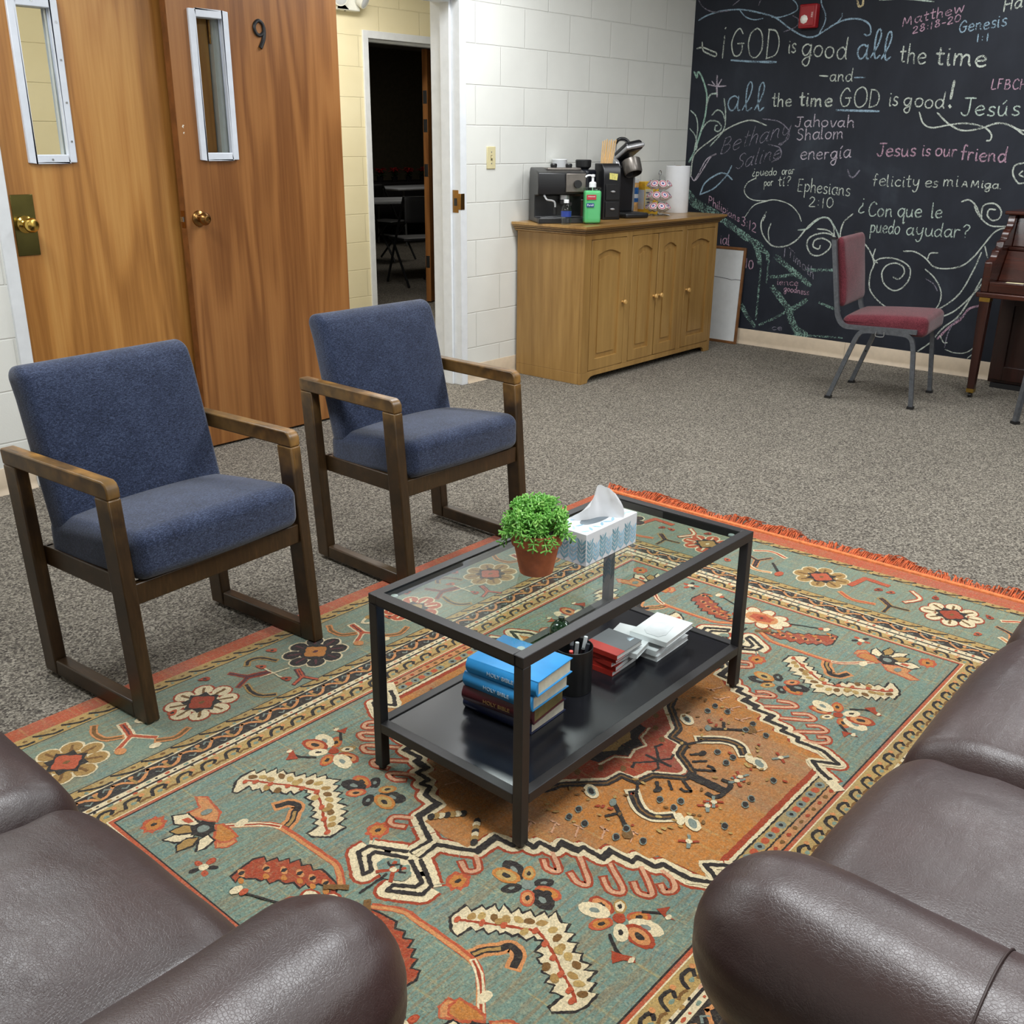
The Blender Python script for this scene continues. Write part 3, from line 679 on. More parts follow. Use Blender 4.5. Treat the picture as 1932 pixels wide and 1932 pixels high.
for it in CHALK:
    if it[0] == 's':
        _, col, wd, sm, pts = it
        P = smooth([Vector((*p, 0)) for p in pts], 6) if sm and len(pts) > 2 else [Vector((*p, 0)) for p in pts]
        if not sm and len(P) == 3: P = smooth(P, 4)
        ribbon(DRW.setdefault(col, Mb()), P, wd)
    else:
        _, txt, col, wd, A, B, h, sl = it
        adv = sum(float(G[c].split('|')[0]) + 0.12 for c in txt) - 0.12
        A = Vector(A); B = Vector(B); dx = (B - A) / adv; up = Vector((0, h)) + (B - A).normalized() * h * sl
        o = 0.0; m = LET.setdefault(col, Mb())
        for c in txt:
            a_, st = G[c].split('|')
            jx, jy, js = random.uniform(-0.03, 0.03), random.uniform(-0.06, 0.06), random.uniform(0.93, 1.07)
            for s_ in st.split(';'):
                pp = [tuple(map(float, q.split(','))) for q in s_.split()]
                pp = smooth([Vector((q[0], q[1], 0)) for q in pp], 5) if len(pp) > 2 else [Vector((q[0], q[1], 0)) for q in pp]
                ribbon(m, [A + dx * (o + jx + q.x * js) + up * (q.y * js + jy) for q in pp], wd)
            o += float(a_) + 0.12
for kk, dct, nm in (('lettering', LET, 'chalk_lettering'), ('drawing', DRW, 'chalk_drawing')):
    for col, m in dct.items():
        m.obj(nm, CM[col], wall_r, weld=0)
med1=[(598,11),(548,9),(538,29),(524,58),(508,84),(449,83),(453,120)]
med2=[(478,85),(451,84),(448,127),(421,139),(425,163),(404,161),(402,200),(376,196),(371,235),(356,237),(358,285),(329,285),(328,337),(309,335),(309,379),(292,386),(294,407),(294,450),(266,500),(239,449),(214,479),(198,509)]
fin=[(598,11),(603,23),(641,86),(644,90),(669,92),(692,56),(706,33),(687,32),(662,68),(647,68),(617,7),(616,2),(629,26)]
finx=[(745,2),(674,3),(658,0),(638,1)]
hk1=[(386,251),(432,308),(446,293),(435,265)]
hk2=[(362,307),(406,370),(423,351),(403,321)]
hk3=[(327,359),(377,417),(391,396),(376,374)]
hk4=[(309,396),(316,422),(338,442),(356,432),(346,416)]
hk0=[(411,199),(444,244),(454,221),(440,202)]
hkf=[(521,92),(540,118),(552,122),(565,108),(553,83)]
fA=[(471,407),(465,362),(445,390),(444,432),(458,457),(484,460),(499,430),(505,390),(485,360)]
fAs1=[(517,419),(537,445),(544,462)]
fAb1=[(546,443),(542,458),(531,484),(541,491),(550,472),(569,461)]
fAs2=[(429,431),(410,456)]
fAb2=[(406,445),(383,462),(406,465),(407,489),(413,467)]
fB=[(515,223),(500,175),(488,204),(490,243),(507,267),(528,270),(543,246),(543,206),(523,175)]
ros1=[(596,115),(582,138)]
ros2=[(894,476),(880,451)]
leafw=[(675,173),(634,173),(639,192),(615,196),(619,208),(597,212),(605,230),(585,224),(594,250),(575,252),(581,266),(563,270),(572,288),(550,294),(557,308),(536,309),(552,334),(544,346),(565,353),(557,368),(580,371),(572,386),(595,393),(586,408),(602,415),(596,433),(615,433),(602,450),(630,451),(622,465),(646,467),(639,481),(672,482),(692,475),(719,448),(716,440),(681,442),(687,421),(671,417),(677,401),(659,400),(663,382),(647,380),(650,366),(645,357),(632,359),(635,343),(613,343),(606,335),(613,327),(608,316),(625,314),(625,298),(622,291),(635,287),(634,272),(646,268),(642,256),(659,253),(655,235),(670,231),(668,217),(700,214),(698,199)]
leafs=[(668,190),(645,230),(623,264),(595,316),(608,349),(624,380),(645,414),(662,446),(677,463)]
leafd=[(648,200),(635,214),(623,234),(610,252),(597,270),(587,288),(575,308),(575,334),(585,352),(599,372),(607,394),(613,417),(636,426),(643,445),(657,463),(623,247),(613,298),(651,380),(661,407),(608,373)]
bean=[(711,267),(693,274),(673,291),(656,301),(660,324),(684,336)]
vine=[(750,47),(723,93),(721,136),(721,200),(725,277),(747,313),(812,375)]
vine2=[(750,49),(732,77),(719,111),(721,160),(719,213),(716,262),(719,291),(737,323),(760,355),(784,383)]
palc=[(834,387)]
pal1=[(784,498),(764,476),(771,437),(775,408),(802,382),(817,405),(831,439),(827,460),(801,457)]
pal2=[(853,471),(827,455),(829,405),(840,406),(864,445)]
pal3=[(909,417),(872,411),(854,385),(877,375),(896,393)]
pal4=[(883,335),(860,362),(839,362),(840,339),(865,332)]
pal5=[(884,430),(854,427),(840,406),(855,392),(879,410)]
pal6=[(910,365),(898,380),(875,384),(857,370),(877,357)]
pal7=[(821,366),(803,352),(809,299),(836,299),(853,318)]
pal8=[(798,312),(794,343),(795,371),(809,381),(839,346),(838,322),(823,311)]
leafr=[(879,222),(821,231),(803,222),(809,206),(787,199),(792,188),(773,180),(780,168),(760,162),(770,145),(756,135),(764,117),(750,107),(754,79),(758,52),(784,28),(786,36),(772,57),(779,80),(798,86),(795,98),(811,96),(808,119),(822,128),(823,146),(841,150),(838,167),(848,169),(850,182),(863,196),(866,210),(883,202)]
leafr2=[(761,50),(755,73),(746,98),(752,118),(751,140),(753,167),(774,171),(768,191),(790,189),(778,211),(804,212),(794,231),(818,227),(812,239),(849,239)]
smf=[(911,277),(890,258)]
smf6=[(890,291)]
endfl=[(826,7),(803,85),(879,82),(898,31),(780,69)]
leafr6=[(757,44),(780,100),(819,158),(862,229),(803,246),(766,184),(745,107)]
panel=[(238,446),(192,482)]
panel2=[(201,484),(182,490)]
panel3=[(172,516),(170,524)]
panel4=[(115,542),(173,542)]
vtip=[(267,498),(239,448),(197,511),(246,498),(213,451),(173,542)]
dia=[(15,265),(55,205),(100,194),(104,151),(148,145),(221,73)]
dia2=[(15,265),(14,238),(53,190),(79,193),(86,146),(127,153),(191,62)]
anch=[(15,270),(6,360)]
anch2=[(34,338),(33,350),(17,362),(5,354)]
dh=[(72,221),(94,243),(51,244),(73,266),(25,263),(51,301),(58,279)]
bean2=[(141,209),(176,251),(181,289),(157,316)]
rings=[(197,137),(145,363)]
dots=[(300,156),(296,194),(266,155),(107,418),(14,414),(262,318),(288,269),(252,269),(127,305),(122,267),(97,304)]
cross=[(71,355),(200,388),(51,358)]
branch=[(198,200),(219,228),(254,274)]
# ---------------------------------------------------------------- rug (pattern woven as coloured pile areas; u along the room, v across, mm)
RX, RY = -4.774, -2.811
rug_cols = {'teal': (116, 140, 126), 'tealb': (124, 142, 124), 'gold': (184, 152, 92), 'orange': (190, 100, 58), 'amber': (192, 124, 60), 'rust': (162, 66, 40), 'cream': (226, 208, 170), 'black': (40, 33, 31), 'brown': (120, 84, 42), 'terra': (186, 88, 58), 'peach': (206, 140, 88), 'grey': (126, 136, 126), 'pink': (212, 160, 126), 'plum': (92, 44, 48), 'tan': (168, 132, 76)}
class Rug:
    def __init__(s): s.v = []; s.f = []; s.c = []; s.z = 0.0085; s.auto = False
    def face(s, pts, col, st=0.0):
        k = len(s.v); s.v += [(p[0] / 1000, p[1] / 1000, s.z) for p in pts]; s.f.append(tuple(range(k, k + len(pts)))); s.c.append((*lin(rug_cols[col])[:3], st))
    def lay(s): s.z += 0.00004
    def step(s):
        if s.auto: s.z += 0.00004
    def rect(s, hu, hv, col, st=0.0): s.lay(); s.face([(-hu, -hv), (hu, -hv), (hu, hv), (-hu, hv)], col, st)
    def jag(s, pts, closed=True, step=4.5, j=1.3):
        out = []; n = len(pts)
        for i in range(n if closed else n - 1):
            a, b = Vector(pts[i][:2]), Vector(pts[(i + 1) % n][:2]); L = (b - a).length; k = max(1, int(L / step))
            for q in range(k): out.append(a + (b - a) * q / k + Vector((random.uniform(-j, j), random.uniform(-j, j))))
        if not closed: out.append(Vector(pts[-1][:2]))
        return out
    def poly(s, pts, col, st=0.0, step=4.5, j=1.3):
        s.step(); P = s.jag(pts, True, step, j)
        tri = tessellate_polygon([[Vector((p.x, p.y, 0)) for p in P]])
        k = len(s.v); s.v += [(p[0] / 1000, p[1] / 1000, s.z) for p in P]
        for t in tri: s.f.append(tuple(k + i for i in t)); s.c.append((*lin(rug_cols[col])[:3], st))
    def stroke(s, pts, wd, col, closed=False, sm=False, st=0.0):
        if sm: pts = [(p.x, p.y) for p in smooth([Vector((*p[:2], 0)) for p in pts], 5)]
        if len(pts) < 2: return
        s.step()
        pts = list(pts) + ([pts[0]] if closed else [])
        if sm:
            Q_ = [Vector(q[:2]) for q in pts]; n = len(Q_); vs = []
            for i in range(n):
                t = Q_[min(i + 1, n - 1)] - Q_[max(i - 1, 0)]; t = t.normalized() if t.length > 1e-6 else Vector((1, 0)); nn = Vector((-t.y, t.x))
                e = t * wd * .4 * (-1 if i == 0 else 1 if i == n - 1 else 0)
                vs.append([Q_[i] + e + nn * (wd / 2 * sg) + Vector((random.uniform(-1, 1), random.uniform(-1, 1))) for sg in (1, -1)])
            for i in range(n - 1): s.face([vs[i][0], vs[i][1], vs[i + 1][1], vs[i + 1][0]], col, st)
            return
        N = len(pts); done = set()
        J = lambda q: q + Vector((random.uniform(-1.3, 1.3), random.uniform(-1.3, 1.3)))
        for i in range(N - 1):
            a, b = Vector(pts[i][:2]), Vector(pts[i + 1][:2]); d_ = b - a
            if d_.length < 0.3: continue
            t = d_.normalized(); nn = Vector((-t.y, t.x)) * wd / 2; ea = 0.0 if (i or closed) else wd * .35; eb = 0.0 if (i < N - 2 or closed) else wd * .35
            a2, b2 = a - t * ea, b + t * eb; L = (b2 - a2).length; k = max(1, int(L / 5))
            z_ = s.z; s.z = z_ + (i % 4) * 0.000008
            vs = [(J(a2 + (b2 - a2) * q / k + nn), J(a2 + (b2 - a2) * q / k - nn)) for q in range(k + 1)]
            for q in range(k): s.face([vs[q][0], vs[q][1], vs[q + 1][1], vs[q + 1][0]], col, st)
            s.z = z_ + (i % 4) * 0.000008 + 0.000004
            if i > 0 or closed:
                d0 = a - Vector(pts[i - 1][:2]) if i else a - Vector(pts[-2][:2])
                if d0.length > wd * .25 and d0.normalized().dot(t) < 0.985:
                    m_ = 10; s.face([a + Vector((math.cos(2 * PI * q / m_), math.sin(2 * PI * q / m_))) * wd / 2 for q in range(m_)], col, st)
            s.z = z_
    def disc(s, c, r, col, ry=None, ang=0.0, n=14, lob=0, st=0.0):
        ry = r if ry is None else ry; ca, sa = math.cos(ang), math.sin(ang); P = []
        for i in range(n):
            a = 2 * PI * i / n; k = 1 + (0.16 * math.cos(lob * a) if lob else 0)
            x, y = r * k * math.cos(a), ry * k * math.sin(a)
            P.append((c[0] + x * ca - y * sa, c[1] + x * sa + y * ca))
        s.poly(P, col, st, 5, 1.1)
R = Rug()
R.rect(1483, 1049, 'terra', 0.5); R.rect(1416, 997, 'gold', 0.3); R.rect(1386, 955, 'black'); R.rect(1383, 952, 'tealb', 0.75)
R.rect(1117, 708, 'black'); R.rect(1114, 705, 'gold', 0.3); R.rect(1078, 678, 'cream'); R.rect(1073, 673, 'black', 0.1); R.rect(1030, 626, 'cream', 0.15)
R.rect(1013, 612, 'black'); R.rect(1006, 606, 'cream', 0.2); R.rect(991, 600, 'gold', 0.3); R.rect(957, 556, 'cream'); R.rect(954, 553, 'terra', 0.35); R.rect(946, 545, 'black'); R.rect(943, 541, 'teal', 1.0)
# --- guard bands: scrolls on the gold, vine on the black
def band(hu, hv, fn0, pitch):
    z0 = R.z; zm = [z0]; R.auto = True
    def fn(P):
        R.z = z0; fn0(P); zm[0] = max(zm[0], R.z)
    for side in (-1, 1):
        k = int(2 * hu / pitch)
        for i in range(k): fn(lambda a, c, s_=side, i=i, k=k: (-hu + (i + a) * 2 * hu / k, s_ * hv + c))
        k = int(2 * hv / pitch)
        for i in range(k): fn(lambda a, c, s_=side, i=i, k=k: (s_ * hu + c, -hv + (i + a) * 2 * hv / k))
    R.z = z0; R.auto = False
def scroll(P):
    R.lay(); w_ = random.uniform(0.8, 1.1)
    R.stroke([P(.1, -10), P(.25, 8 * w_), P(.5, 12), P(.75, 6), P(.62, -4)], 8, 'black', sm=True)
    R.stroke([P(.62, -12), P(.85, -9), P(1.0, -12)], 6, 'brown', sm=True)
    R.disc(P(.42, -6), 7, 'tealb', 5, n=8); R.disc(P(.85, 9), 6, 'peach', n=8)
for hu, hv in ((974, 578),): band(hu, hv, scroll, 62)
def scroll2(P):
    R.lay()
    R.stroke([P(.05, 10), P(.3, -2), P(.6, -11), P(.9, -12)], 7, 'black', sm=True)
    R.disc(P(.35, 9), 8, 'tan', 5, n=8); R.disc(P(.7, 4), 6, 'brown', 4, n=8); R.disc(P(.15, -9), 5, 'tealb', n=7)
band(1401, 976, scroll2, 70); band(1096, 691, scroll2, 74)
def vine_(P):
    R.lay()
    R.stroke([P(0, 13), P(.25, 6), P(.5, -13), P(.75, -8), P(1, 13)], 8, 'peach', sm=True)
    R.stroke([P(.5, -14), P(.46, 4), P(.52, 14)], 7, 'tan'); R.disc(P(.5, 12), 8, 'peach', 5, n=8)
    R.stroke([P(.12, -8), P(.2, -16), P(.3, -10)], 4, 'grey'); R.stroke([P(.68, 6), P(.78, 14), P(.9, 4)], 4, 'grey')
    R.stroke([P(.3, 8), P(.36, 14), P(.42, 10)], 3.5, 'grey')
band(1051, 650, vine_, 84)
def fleck(P):
    R.lay(); R.disc(P(.3, 0), 7, random.choice(['terra', 'pink', 'tan', 'tealb']), 4, n=7); R.disc(P(.7, 0), 4, random.choice(['brown', 'terra', 'black']), 3, n=6)
band(1021, 619, fleck, 46); band(998, 603, fleck, 58)
# --- main border
ZB = R.z
def rosette(c, outer, petal, ring, core, dot, along, sx=58, sy=68):
    R.z = ZB; R.lay()
    px, py = (sy, sx) if along else (sx, sy)
    pos = [(c[0] + px * math.cos(2 * PI * i / 8 + .2), c[1] + py * math.sin(2 * PI * i / 8 + .2)) for i in range(8)]
    for q in pos: R.disc(q, 30, outer, 27)
    R.lay()
    for q in pos: R.disc(q, 25, petal, 22)
    R.disc(c, 46, petal)
    R.lay()
    for q in pos:
        d = Vector(q) - Vector(c); R.stroke([Vector(c) + d * .6, Vector(c) + d * 1.15], 7, dot)
    R.disc(c, 44, ring, n=16, lob=8)
    R.lay(); R.disc(c, 32, core, n=16, lob=4)
    R.lay(); R.disc(c, 9, dot, 6)
KINDS = {'brown': ('cream', 'tan', 'black', 'terra', 'brown'), 'cream': ('rust', 'cream', 'black', 'rust', 'brown'), 'black': ('cream', 'black', 'black', 'amber', 'plum'), 'rust': ('cream', 'terra', 'black', 'tan', 'cream')}
def fan(c, d, col, edge, s=1.0):
    """forked stem and bell, opening along d"""
    d = Vector(d).normalized(); n = Vector((-d.y, d.x)); c = Vector(c); P = lambda a, b: c + d * a * s + n * b * s
    R.lay()
    for m, w_ in ((edge, 34), (col, 20)):
        R.stroke([P(-52, 0), P(10, 0)], w_ * .8 * s, m); R.stroke([P(5, 0), P(22, 16), P(48, 44)], w_ * .5 * s, m, sm=True); R.stroke([P(5, 0), P(22, -16), P(48, -44)], w_ * .5 * s, m, sm=True)
        R.lay()
    R.stroke([P(-50, 0), P(0, 0)], 4 * s, 'plum')
def sickle(c, pts, col='brown', edge='peach'):
    R.lay(); R.stroke(pts, 19, edge, sm=True); R.lay(); R.stroke(pts, 9, col, sm=True)
def bud(c, col='rust', r=13):
    R.lay(); R.disc(c, r * 1.2, col, r * .8, random.uniform(0, 3), 10, 3); R.disc(c, r * .4, 'black', n=7)
seq = ['brown', 'cream', 'black', 'rust', 'brown', 'cream']
R.auto = True
us = [-907, -554, -191, 182, 534, 900]
for v, flip in ((825, 0), (-825, 1)):
    for u, kd in zip(us, seq): rosette((u if not flip else -u, v), *KINDS[kd], True)
    sg = -1 if flip else 1; R.z = ZB
    for i in range(5):
        R.z = ZB
        um = (us[i] + us[i + 1]) / 2; S_ = lambda a, b: (sg * (um + a), v + sg * b)
        if i % 2 == 0:
            fan(S_(-20, 0), (-sg * 0.2, -sg), 'terra', 'cream'); sickle(0, [S_(-60, 95), S_(-75, 65), S_(-70, 25), S_(-40, 5)]); sickle(0, [S_(85, -80), S_(45, -92), S_(10, -72)], 'brown'); R.stroke([S_(60, 60), S_(20, 40), S_(50, 10)], 10, 'cream', sm=True); R.lay(); R.disc(S_(60, 55), 16, 'tan', 11); R.disc(S_(-72, -50), 14, 'peach'); bud(S_(100, 10), 'terra'); R.disc(S_(-5, -88), 15, 'cream', 10)
        else:
            fan(S_(-20, 20), (-sg * 1.0, sg * .35), 'plum', 'rust', .9); sickle(0, [S_(10, 78), S_(28, 94), S_(58, 84), S_(78, 42)], 'black', 'tan'); sickle(0, [S_(-55, -12), S_(-66, -52), S_(-60, -85), S_(-35, -105)], 'black', 'tan'); fan(S_(72, -80), (-sg * .4, -sg * 1), 'terra', 'plum', .7)
            R.lay(); R.stroke([S_(30, 30), S_(30, -50)], 5, 'cream'); R.stroke([S_(-5, -5), S_(75, -20)], 5, 'cream'); bud(S_(30, 40), 'terra'); bud(S_(35, -62), 'rust'); bud(S_(-110, 95), 'rust'); bud(S_(105, 95), 'terra')
for u, flip in ((1248, 0), (-1248, 1)):
    for v, kd in ((0, 'brown'), (-420, 'cream'), (430, 'rust'), (800, 'black'), (-800, 'brown')): rosette((u, v if not flip else -v), *KINDS[kd], False)
    sg = -1 if flip else 1
    R.z = ZB
    for vm, i in ((-210, 0), (215, 1), (612, 0), (-612, 1)):
        R.z = ZB; S_ = lambda a, b: (u + sg * a, sg * (vm + b))
        if i == 0:
            fan(S_(-60, -40), (-sg * .6, -sg * .7), 'black', 'tan', .9); sickle(0, [S_(-70, 112), S_(-98, 62), S_(-84, 0)], 'terra', 'peach'); R.lay(); R.stroke([S_(5, 112), S_(88, 98), S_(80, 20)], 22, 'terra'); sickle(0, [S_(88, -58), S_(48, -96), S_(-6, -70)], 'cream', 'terra'); bud(S_(30, 30), 'rust'); bud(S_(36, -8), 'terra'); bud(S_(90, -130), 'rust')
        else:
            fan(S_(-20, 10), (sg * .9, sg * .3), 'black', 'peach', .9); sickle(0, [S_(60, 60), S_(90, 10), S_(70, -50)], 'terra', 'cream'); sickle(0, [S_(-80, -70), S_(-90, -20), S_(-60, 30)], 'peach', 'cream'); bud(S_(60, 100), 'rust'); bud(S_(-80, 90), 'terra'); R.lay(); R.stroke([S_(0, -40), S_(-60, -90)], 9, 'black'); R.disc(S_(-70, -98), 22, 'terra', 13)
# --- field, mirrored four ways
R.auto = False; R.z = ZB
def quad(fn):
    z0 = R.z
    for k, (su, sv) in enumerate(((1, 1), (1, -1), (-1, 1), (-1, -1))):
        R.z = z0 + k * 0.000003
        fn(lambda p: [(su * q[0], sv * q[1]) for q in p])
    R.z = z0
def Q(fn): R.lay(); quad(fn)
outline = [p for p in med1[:6]] + med2
Q(lambda M: R.stroke(M(outline), 50, 'rust')); Q(lambda M: R.stroke(M(fin), 54, 'rust'))
for nm in (hk0, hk1, hk2, hk3, hk4, hkf): Q(lambda M: R.stroke(M(nm), 19, 'rust', sm=True))
Q(lambda M: R.stroke(M(outline), 37, 'cream')); Q(lambda M: R.stroke(M(fin), 40, 'cream'))
for nm in (hk0, hk1, hk2, hk3, hk4, hkf): Q(lambda M: R.stroke(M(nm), 9, 'pink', sm=True))
# medallion ground
inner = [(520, 0), (512, 62), (462, 62), (440, 68), (432, 100), (414, 118), (410, 140), (394, 140), (390, 178), (364, 176), (358, 214), (344, 216), (344, 262), (316, 262), (314, 314), (296, 314), (296, 356), (278, 364), (274, 410), (268, 470), (236, 432), (214, 450), (202, 482), (0, 482), (0, 0)]
R.lay(); Q(lambda M: R.poly(M(inner), 'amber', 0.6, 12, 1.2))
Q(lambda M: R.stroke(M([(0, 470), (214, 470)]), 14, 'rust')); Q(lambda M: R.stroke(M([(0, 482), (206, 482)]), 10, 'cream'))
Q(lambda M: R.poly(M([(0, 488), (196, 488), (172, 541), (0, 541)]), 'gold', 0.6))
Q(lambda M: R.poly(M([(0, 520), (178, 520), (172, 541), (0, 541)]), 'peach', 0.6))
Q(lambda M: (R.stroke(M([(0, 487), (196, 487)]), 4, 'black'), R.stroke(M([(0, 519), (180, 519)]), 4, 'black')))
for i in range(4):
    Q(lambda M: R.disc(M([(24 + 46 * i, 503)])[0], 13, 'grey', 11, n=8)); Q(lambda M: R.disc(M([(24 + 46 * i, 503)])[0], 5, 'black', n=7)); Q(lambda M: R.disc(M([(47 + 46 * i, 503)])[0], 11, 'terra', 9, n=8) if i < 3 else None)
for i in range(6): Q(lambda M: R.disc(M([(14 + 29 * i, 531)])[0], 7, 'rust' if i % 2 else 'brown', 5, n=7))
# flame points cut the side panel
Q(lambda M: R.stroke(M([(294, 450), (266, 500), (239, 449), (214, 479), (176, 538)]), 26, 'cream')); Q(lambda M: R.stroke(M(outline), 11, 'black'))
Q(lambda M: R.stroke(M([(376, 196), (371, 235)]), 18, 'black')); Q(lambda M: R.stroke(M([(358, 285), (329, 285)]), 17, 'black')); Q(lambda M: R.stroke(M([(508, 84), (451, 84)]), 17, 'black'))
Q(lambda M: R.stroke(M([(603, 20), (641, 88), (669, 92), (706, 34), (688, 31), (663, 67), (646, 67), (617, 6)]), 9, 'black')); Q(lambda M: R.stroke(M([(540, 0), (598, 6)]), 8, 'cream'))
Q(lambda M: R.poly(M([(640, 0), (628, 14), (648, 40), (668, 38), (684, 12), (690, 0)]), 'teal', .8)); Q(lambda M: R.stroke(M([(640, 14), (664, 4), (684, 20)]), 8, 'rust')); Q(lambda M: R.stroke(M([(676, 1), (745, 1)]), 4, 'black')); Q(lambda M: R.stroke(M([(640, 2), (655, 14), (650, 24)]), 5, 'black'))
Q(lambda M: R.disc(M([(658, 0)])[0], 7, 'cream'))
for a, c in ((382, 120), (352, 160), (330, 205), (300, 250), (268, 300)): Q(lambda M: (R.stroke(M([(a + 12, c), (a - 18, c - 14)]), 4, 'pink'), R.stroke(M([(a - 18, c - 26), (a - 18, c - 4)]), 4, 'pink')))
fin2 = [(603, 20), (641, 88), (669, 92), (706, 34), (688, 31), (663, 67), (646, 67), (617, 6)]
# central lobed lozenge
loz = dia + [(260, 60), (300, 0)]
full = [(15, 265), (0, 268)]
Q(lambda M: R.poly(M([(0, 0), (0, 268)] + loz), 'rust', 0.4, 10, 1)); Q(lambda M: R.stroke(M([(0, 250), (14, 246)] + [(a * .93, c * .93) for a, c in dia[1:]] + [(242, 56), (280, 0)]), 9, 'cream'))
Q(lambda M: R.stroke(M([(0, 268)] + loz), 19, 'black')); Q(lambda M: R.stroke(M([(0, 268)] + loz), 4, 'brown'))
Q(lambda M: R.poly(M([(0, 0), (0, 110), (30, 120), (48, 92), (96, 84), (110, 40), (160, 0)]), 'black')); Q(lambda M: R.poly(M([(0, 0), (0, 80), (30, 86), (60, 60), (80, 30), (110, 0)]), 'tan', 0.3)); Q(lambda M: R.stroke(M([(0, 116), (34, 126), (54, 98), (102, 90)]), 6, 'cream'))
Q(lambda M: R.stroke(M([(0, 150), (0, 215)]), 8, 'black')); Q(lambda M: R.stroke(M([(4, 182), (44, 146)]), 7, 'black', sm=False)); Q(lambda M: R.stroke(M([(44, 146), (62, 152)]), 7, 'black')); Q(lambda M: R.stroke(M([(0, 180), (26, 200), (44, 196)]), 6, 'black'))
ZM = R.z
for a, c in ((112, 100), (160, 70), (80, 140)): Q(lambda M: R.disc(M([(a, c)])[0], 12, 'brown', 7, .6, 9)); 
R.z = ZM
Q(lambda M: R.stroke(M([(6, 270), (4, 356)]), 15, 'black')); Q(lambda M: R.stroke(M([(0, 358), (20, 358), (34, 350), (34, 334)]), 12, 'black', sm=True))
Q(lambda M: (R.stroke(M([(25, 263), (51, 301)]), 8, 'black'), R.stroke(M([(51, 301), (60, 290), (58, 279)]), 8, 'black'), R.stroke(M([(72, 226), (96, 245)]), 8, 'black'), R.stroke(M([(51, 244), (73, 266)]), 7, 'black')))
Q(lambda M: R.disc(M([(94, 243)])[0], 13, 'black', 8)); Q(lambda M: R.stroke(M([(100, 194), (148, 222)]), 7, 'black'))
R.z = ZM
Q(lambda M: R.stroke(M(bean2), 34, 'cream', sm=True)); Q(lambda M: R.stroke(M(bean2), 20, 'black', sm=True)); Q(lambda M: R.stroke(M(bean2), 5, 'brown', sm=True))
Q(lambda M: R.disc(M([(150, 335)])[0], 22, 'cream', 10, .7, 10))
R.z = ZM
for a, c in rings: Q(lambda M: R.disc(M([(a, c)])[0], 27, 'cream', 16, .9)); Q(lambda M: R.disc(M([(a, c)])[0], 17, 'grey', 9, .9)); 
Q(lambda M: R.disc(M([rings[0]])[0], 11, 'black', 6, .9))
R.z = ZM
for a, c in cross:
    Q(lambda M: R.stroke(M([(a - 17, c - 10), (a + 17, c + 10)]), 7, 'grey')); Q(lambda M: R.stroke(M([(a - 12, c + 15), (a + 12, c - 15)]), 7, 'rust')); Q(lambda M: R.disc(M([(a, c)])[0], 7, 'cream', n=8))
R.z = ZM
for a, c in dots: Q(lambda M: R.disc(M([(a, c)])[0], 13, 'grey', 8, .5, 9)); Q(lambda M: R.disc(M([(a, c)])[0], 10, 'black', 6.5, .5, 9))
R.z = ZM
Q(lambda M: R.stroke(M(branch), 10, 'black')); Q(lambda M: R.stroke(M([(219, 228), (246, 212)]), 8, 'black')); Q(lambda M: R.disc(M([(262, 280)])[0], 20, 'brown', 11, .6, 10, 3)); Q(lambda M: R.disc(M([(198, 196)])[0], 14, 'grey', 8, .5, 9))
R.z = ZM
for i in range(70):
    a, c = random.uniform(20, 330), random.uniform(20, 460)
    if a * 0.9 + c * .62 < 400 and (a / 250 + c / 270) > 1.05: Q(lambda M: R.disc(M([(a, c)])[0], random.uniform(4, 8), random.choice(['brown', 'rust', 'tan', 'gold']), 4, random.uniform(0, 3), 7))
R.z = ZM
for i in range(7): Q(lambda M: R.disc(M([(440 + 9 * i, 20 + 7 * i)])[0], 11, ['black', 'cream', 'tan'][i % 3], 8, .5, 8))
# flowers of the field
R.z = ZB
def flower(ctr, pet, cols, core, coreR, L=1.0):
    for p, cl in zip(pet, cols):
        d = (p[0] - ctr[0], p[1] - ctr[1]); l = math.hypot(*d); an = math.atan2(d[1], d[0])
        def one(M, k, col):
            m = M([p, (p[0] + d[0], p[1] + d[1])]); a2 = math.atan2(m[1][1] - m[0][1], m[1][0] - m[0][0])
            R.disc(m[0], l * .58 * k * L, col, l * .36 * k * L, a2, 12)
        e, f, g = cl
        Q(lambda M: one(M, 1.0, e)); Q(lambda M: one(M, .72, f)); Q(lambda M: one(M, .32, g))
    Q(lambda M: R.disc(M([ctr])[0], coreR, core, n=9))
rr = ('rust', 'peach', 'black'); cc = ('cream', 'cream', 'black'); oo = ('terra', 'amber', 'black'); gg = ('tan', 'cream', 'black'); bb = ('black', 'black', 'grey'); wg = ('cream', 'cream', 'grey')
flower(fA[0], fA[1:], [rr, gg, oo, wg, rr, cc, oo, wg], 'rust', 13, 1.12)
R.z = ZB
flower(fB[0], fB[1:], [bb, ('amber', 'gold', 'black'), bb, ('terra', 'amber', 'black'), bb, ('terra', 'peach', 'black'), bb, ('amber', 'gold', 'black')], 'grey', 13, 1.1)
for st_, bd in ((fAs1, fAb1), (fAs2, fAb2)):
    Q(lambda M: R.stroke(M(st_), 7, 'black', sm=True)); Q(lambda M: R.poly(M(bd), 'rust', 0, 5, .6)); 
    m_ = (sum(p[0] for p in bd[2:5]) / 3, sum(p[1] for p in bd[2:5]) / 3); Q(lambda M: R.disc(M([m_])[0], 8, 'cream', 5))
R.z = ZB
for a, c in (ros1[0], ros2[0]):
    Q(lambda M: R.disc(M([(a, c)])[0], 27, 'terra', 24, .3, 18, 8)); Q(lambda M: R.disc(M([(a, c)])[0], 18, 'amber', 16, .3, 14, 6)); Q(lambda M: R.disc(M([(a, c)])[0], 7, 'black', 5))
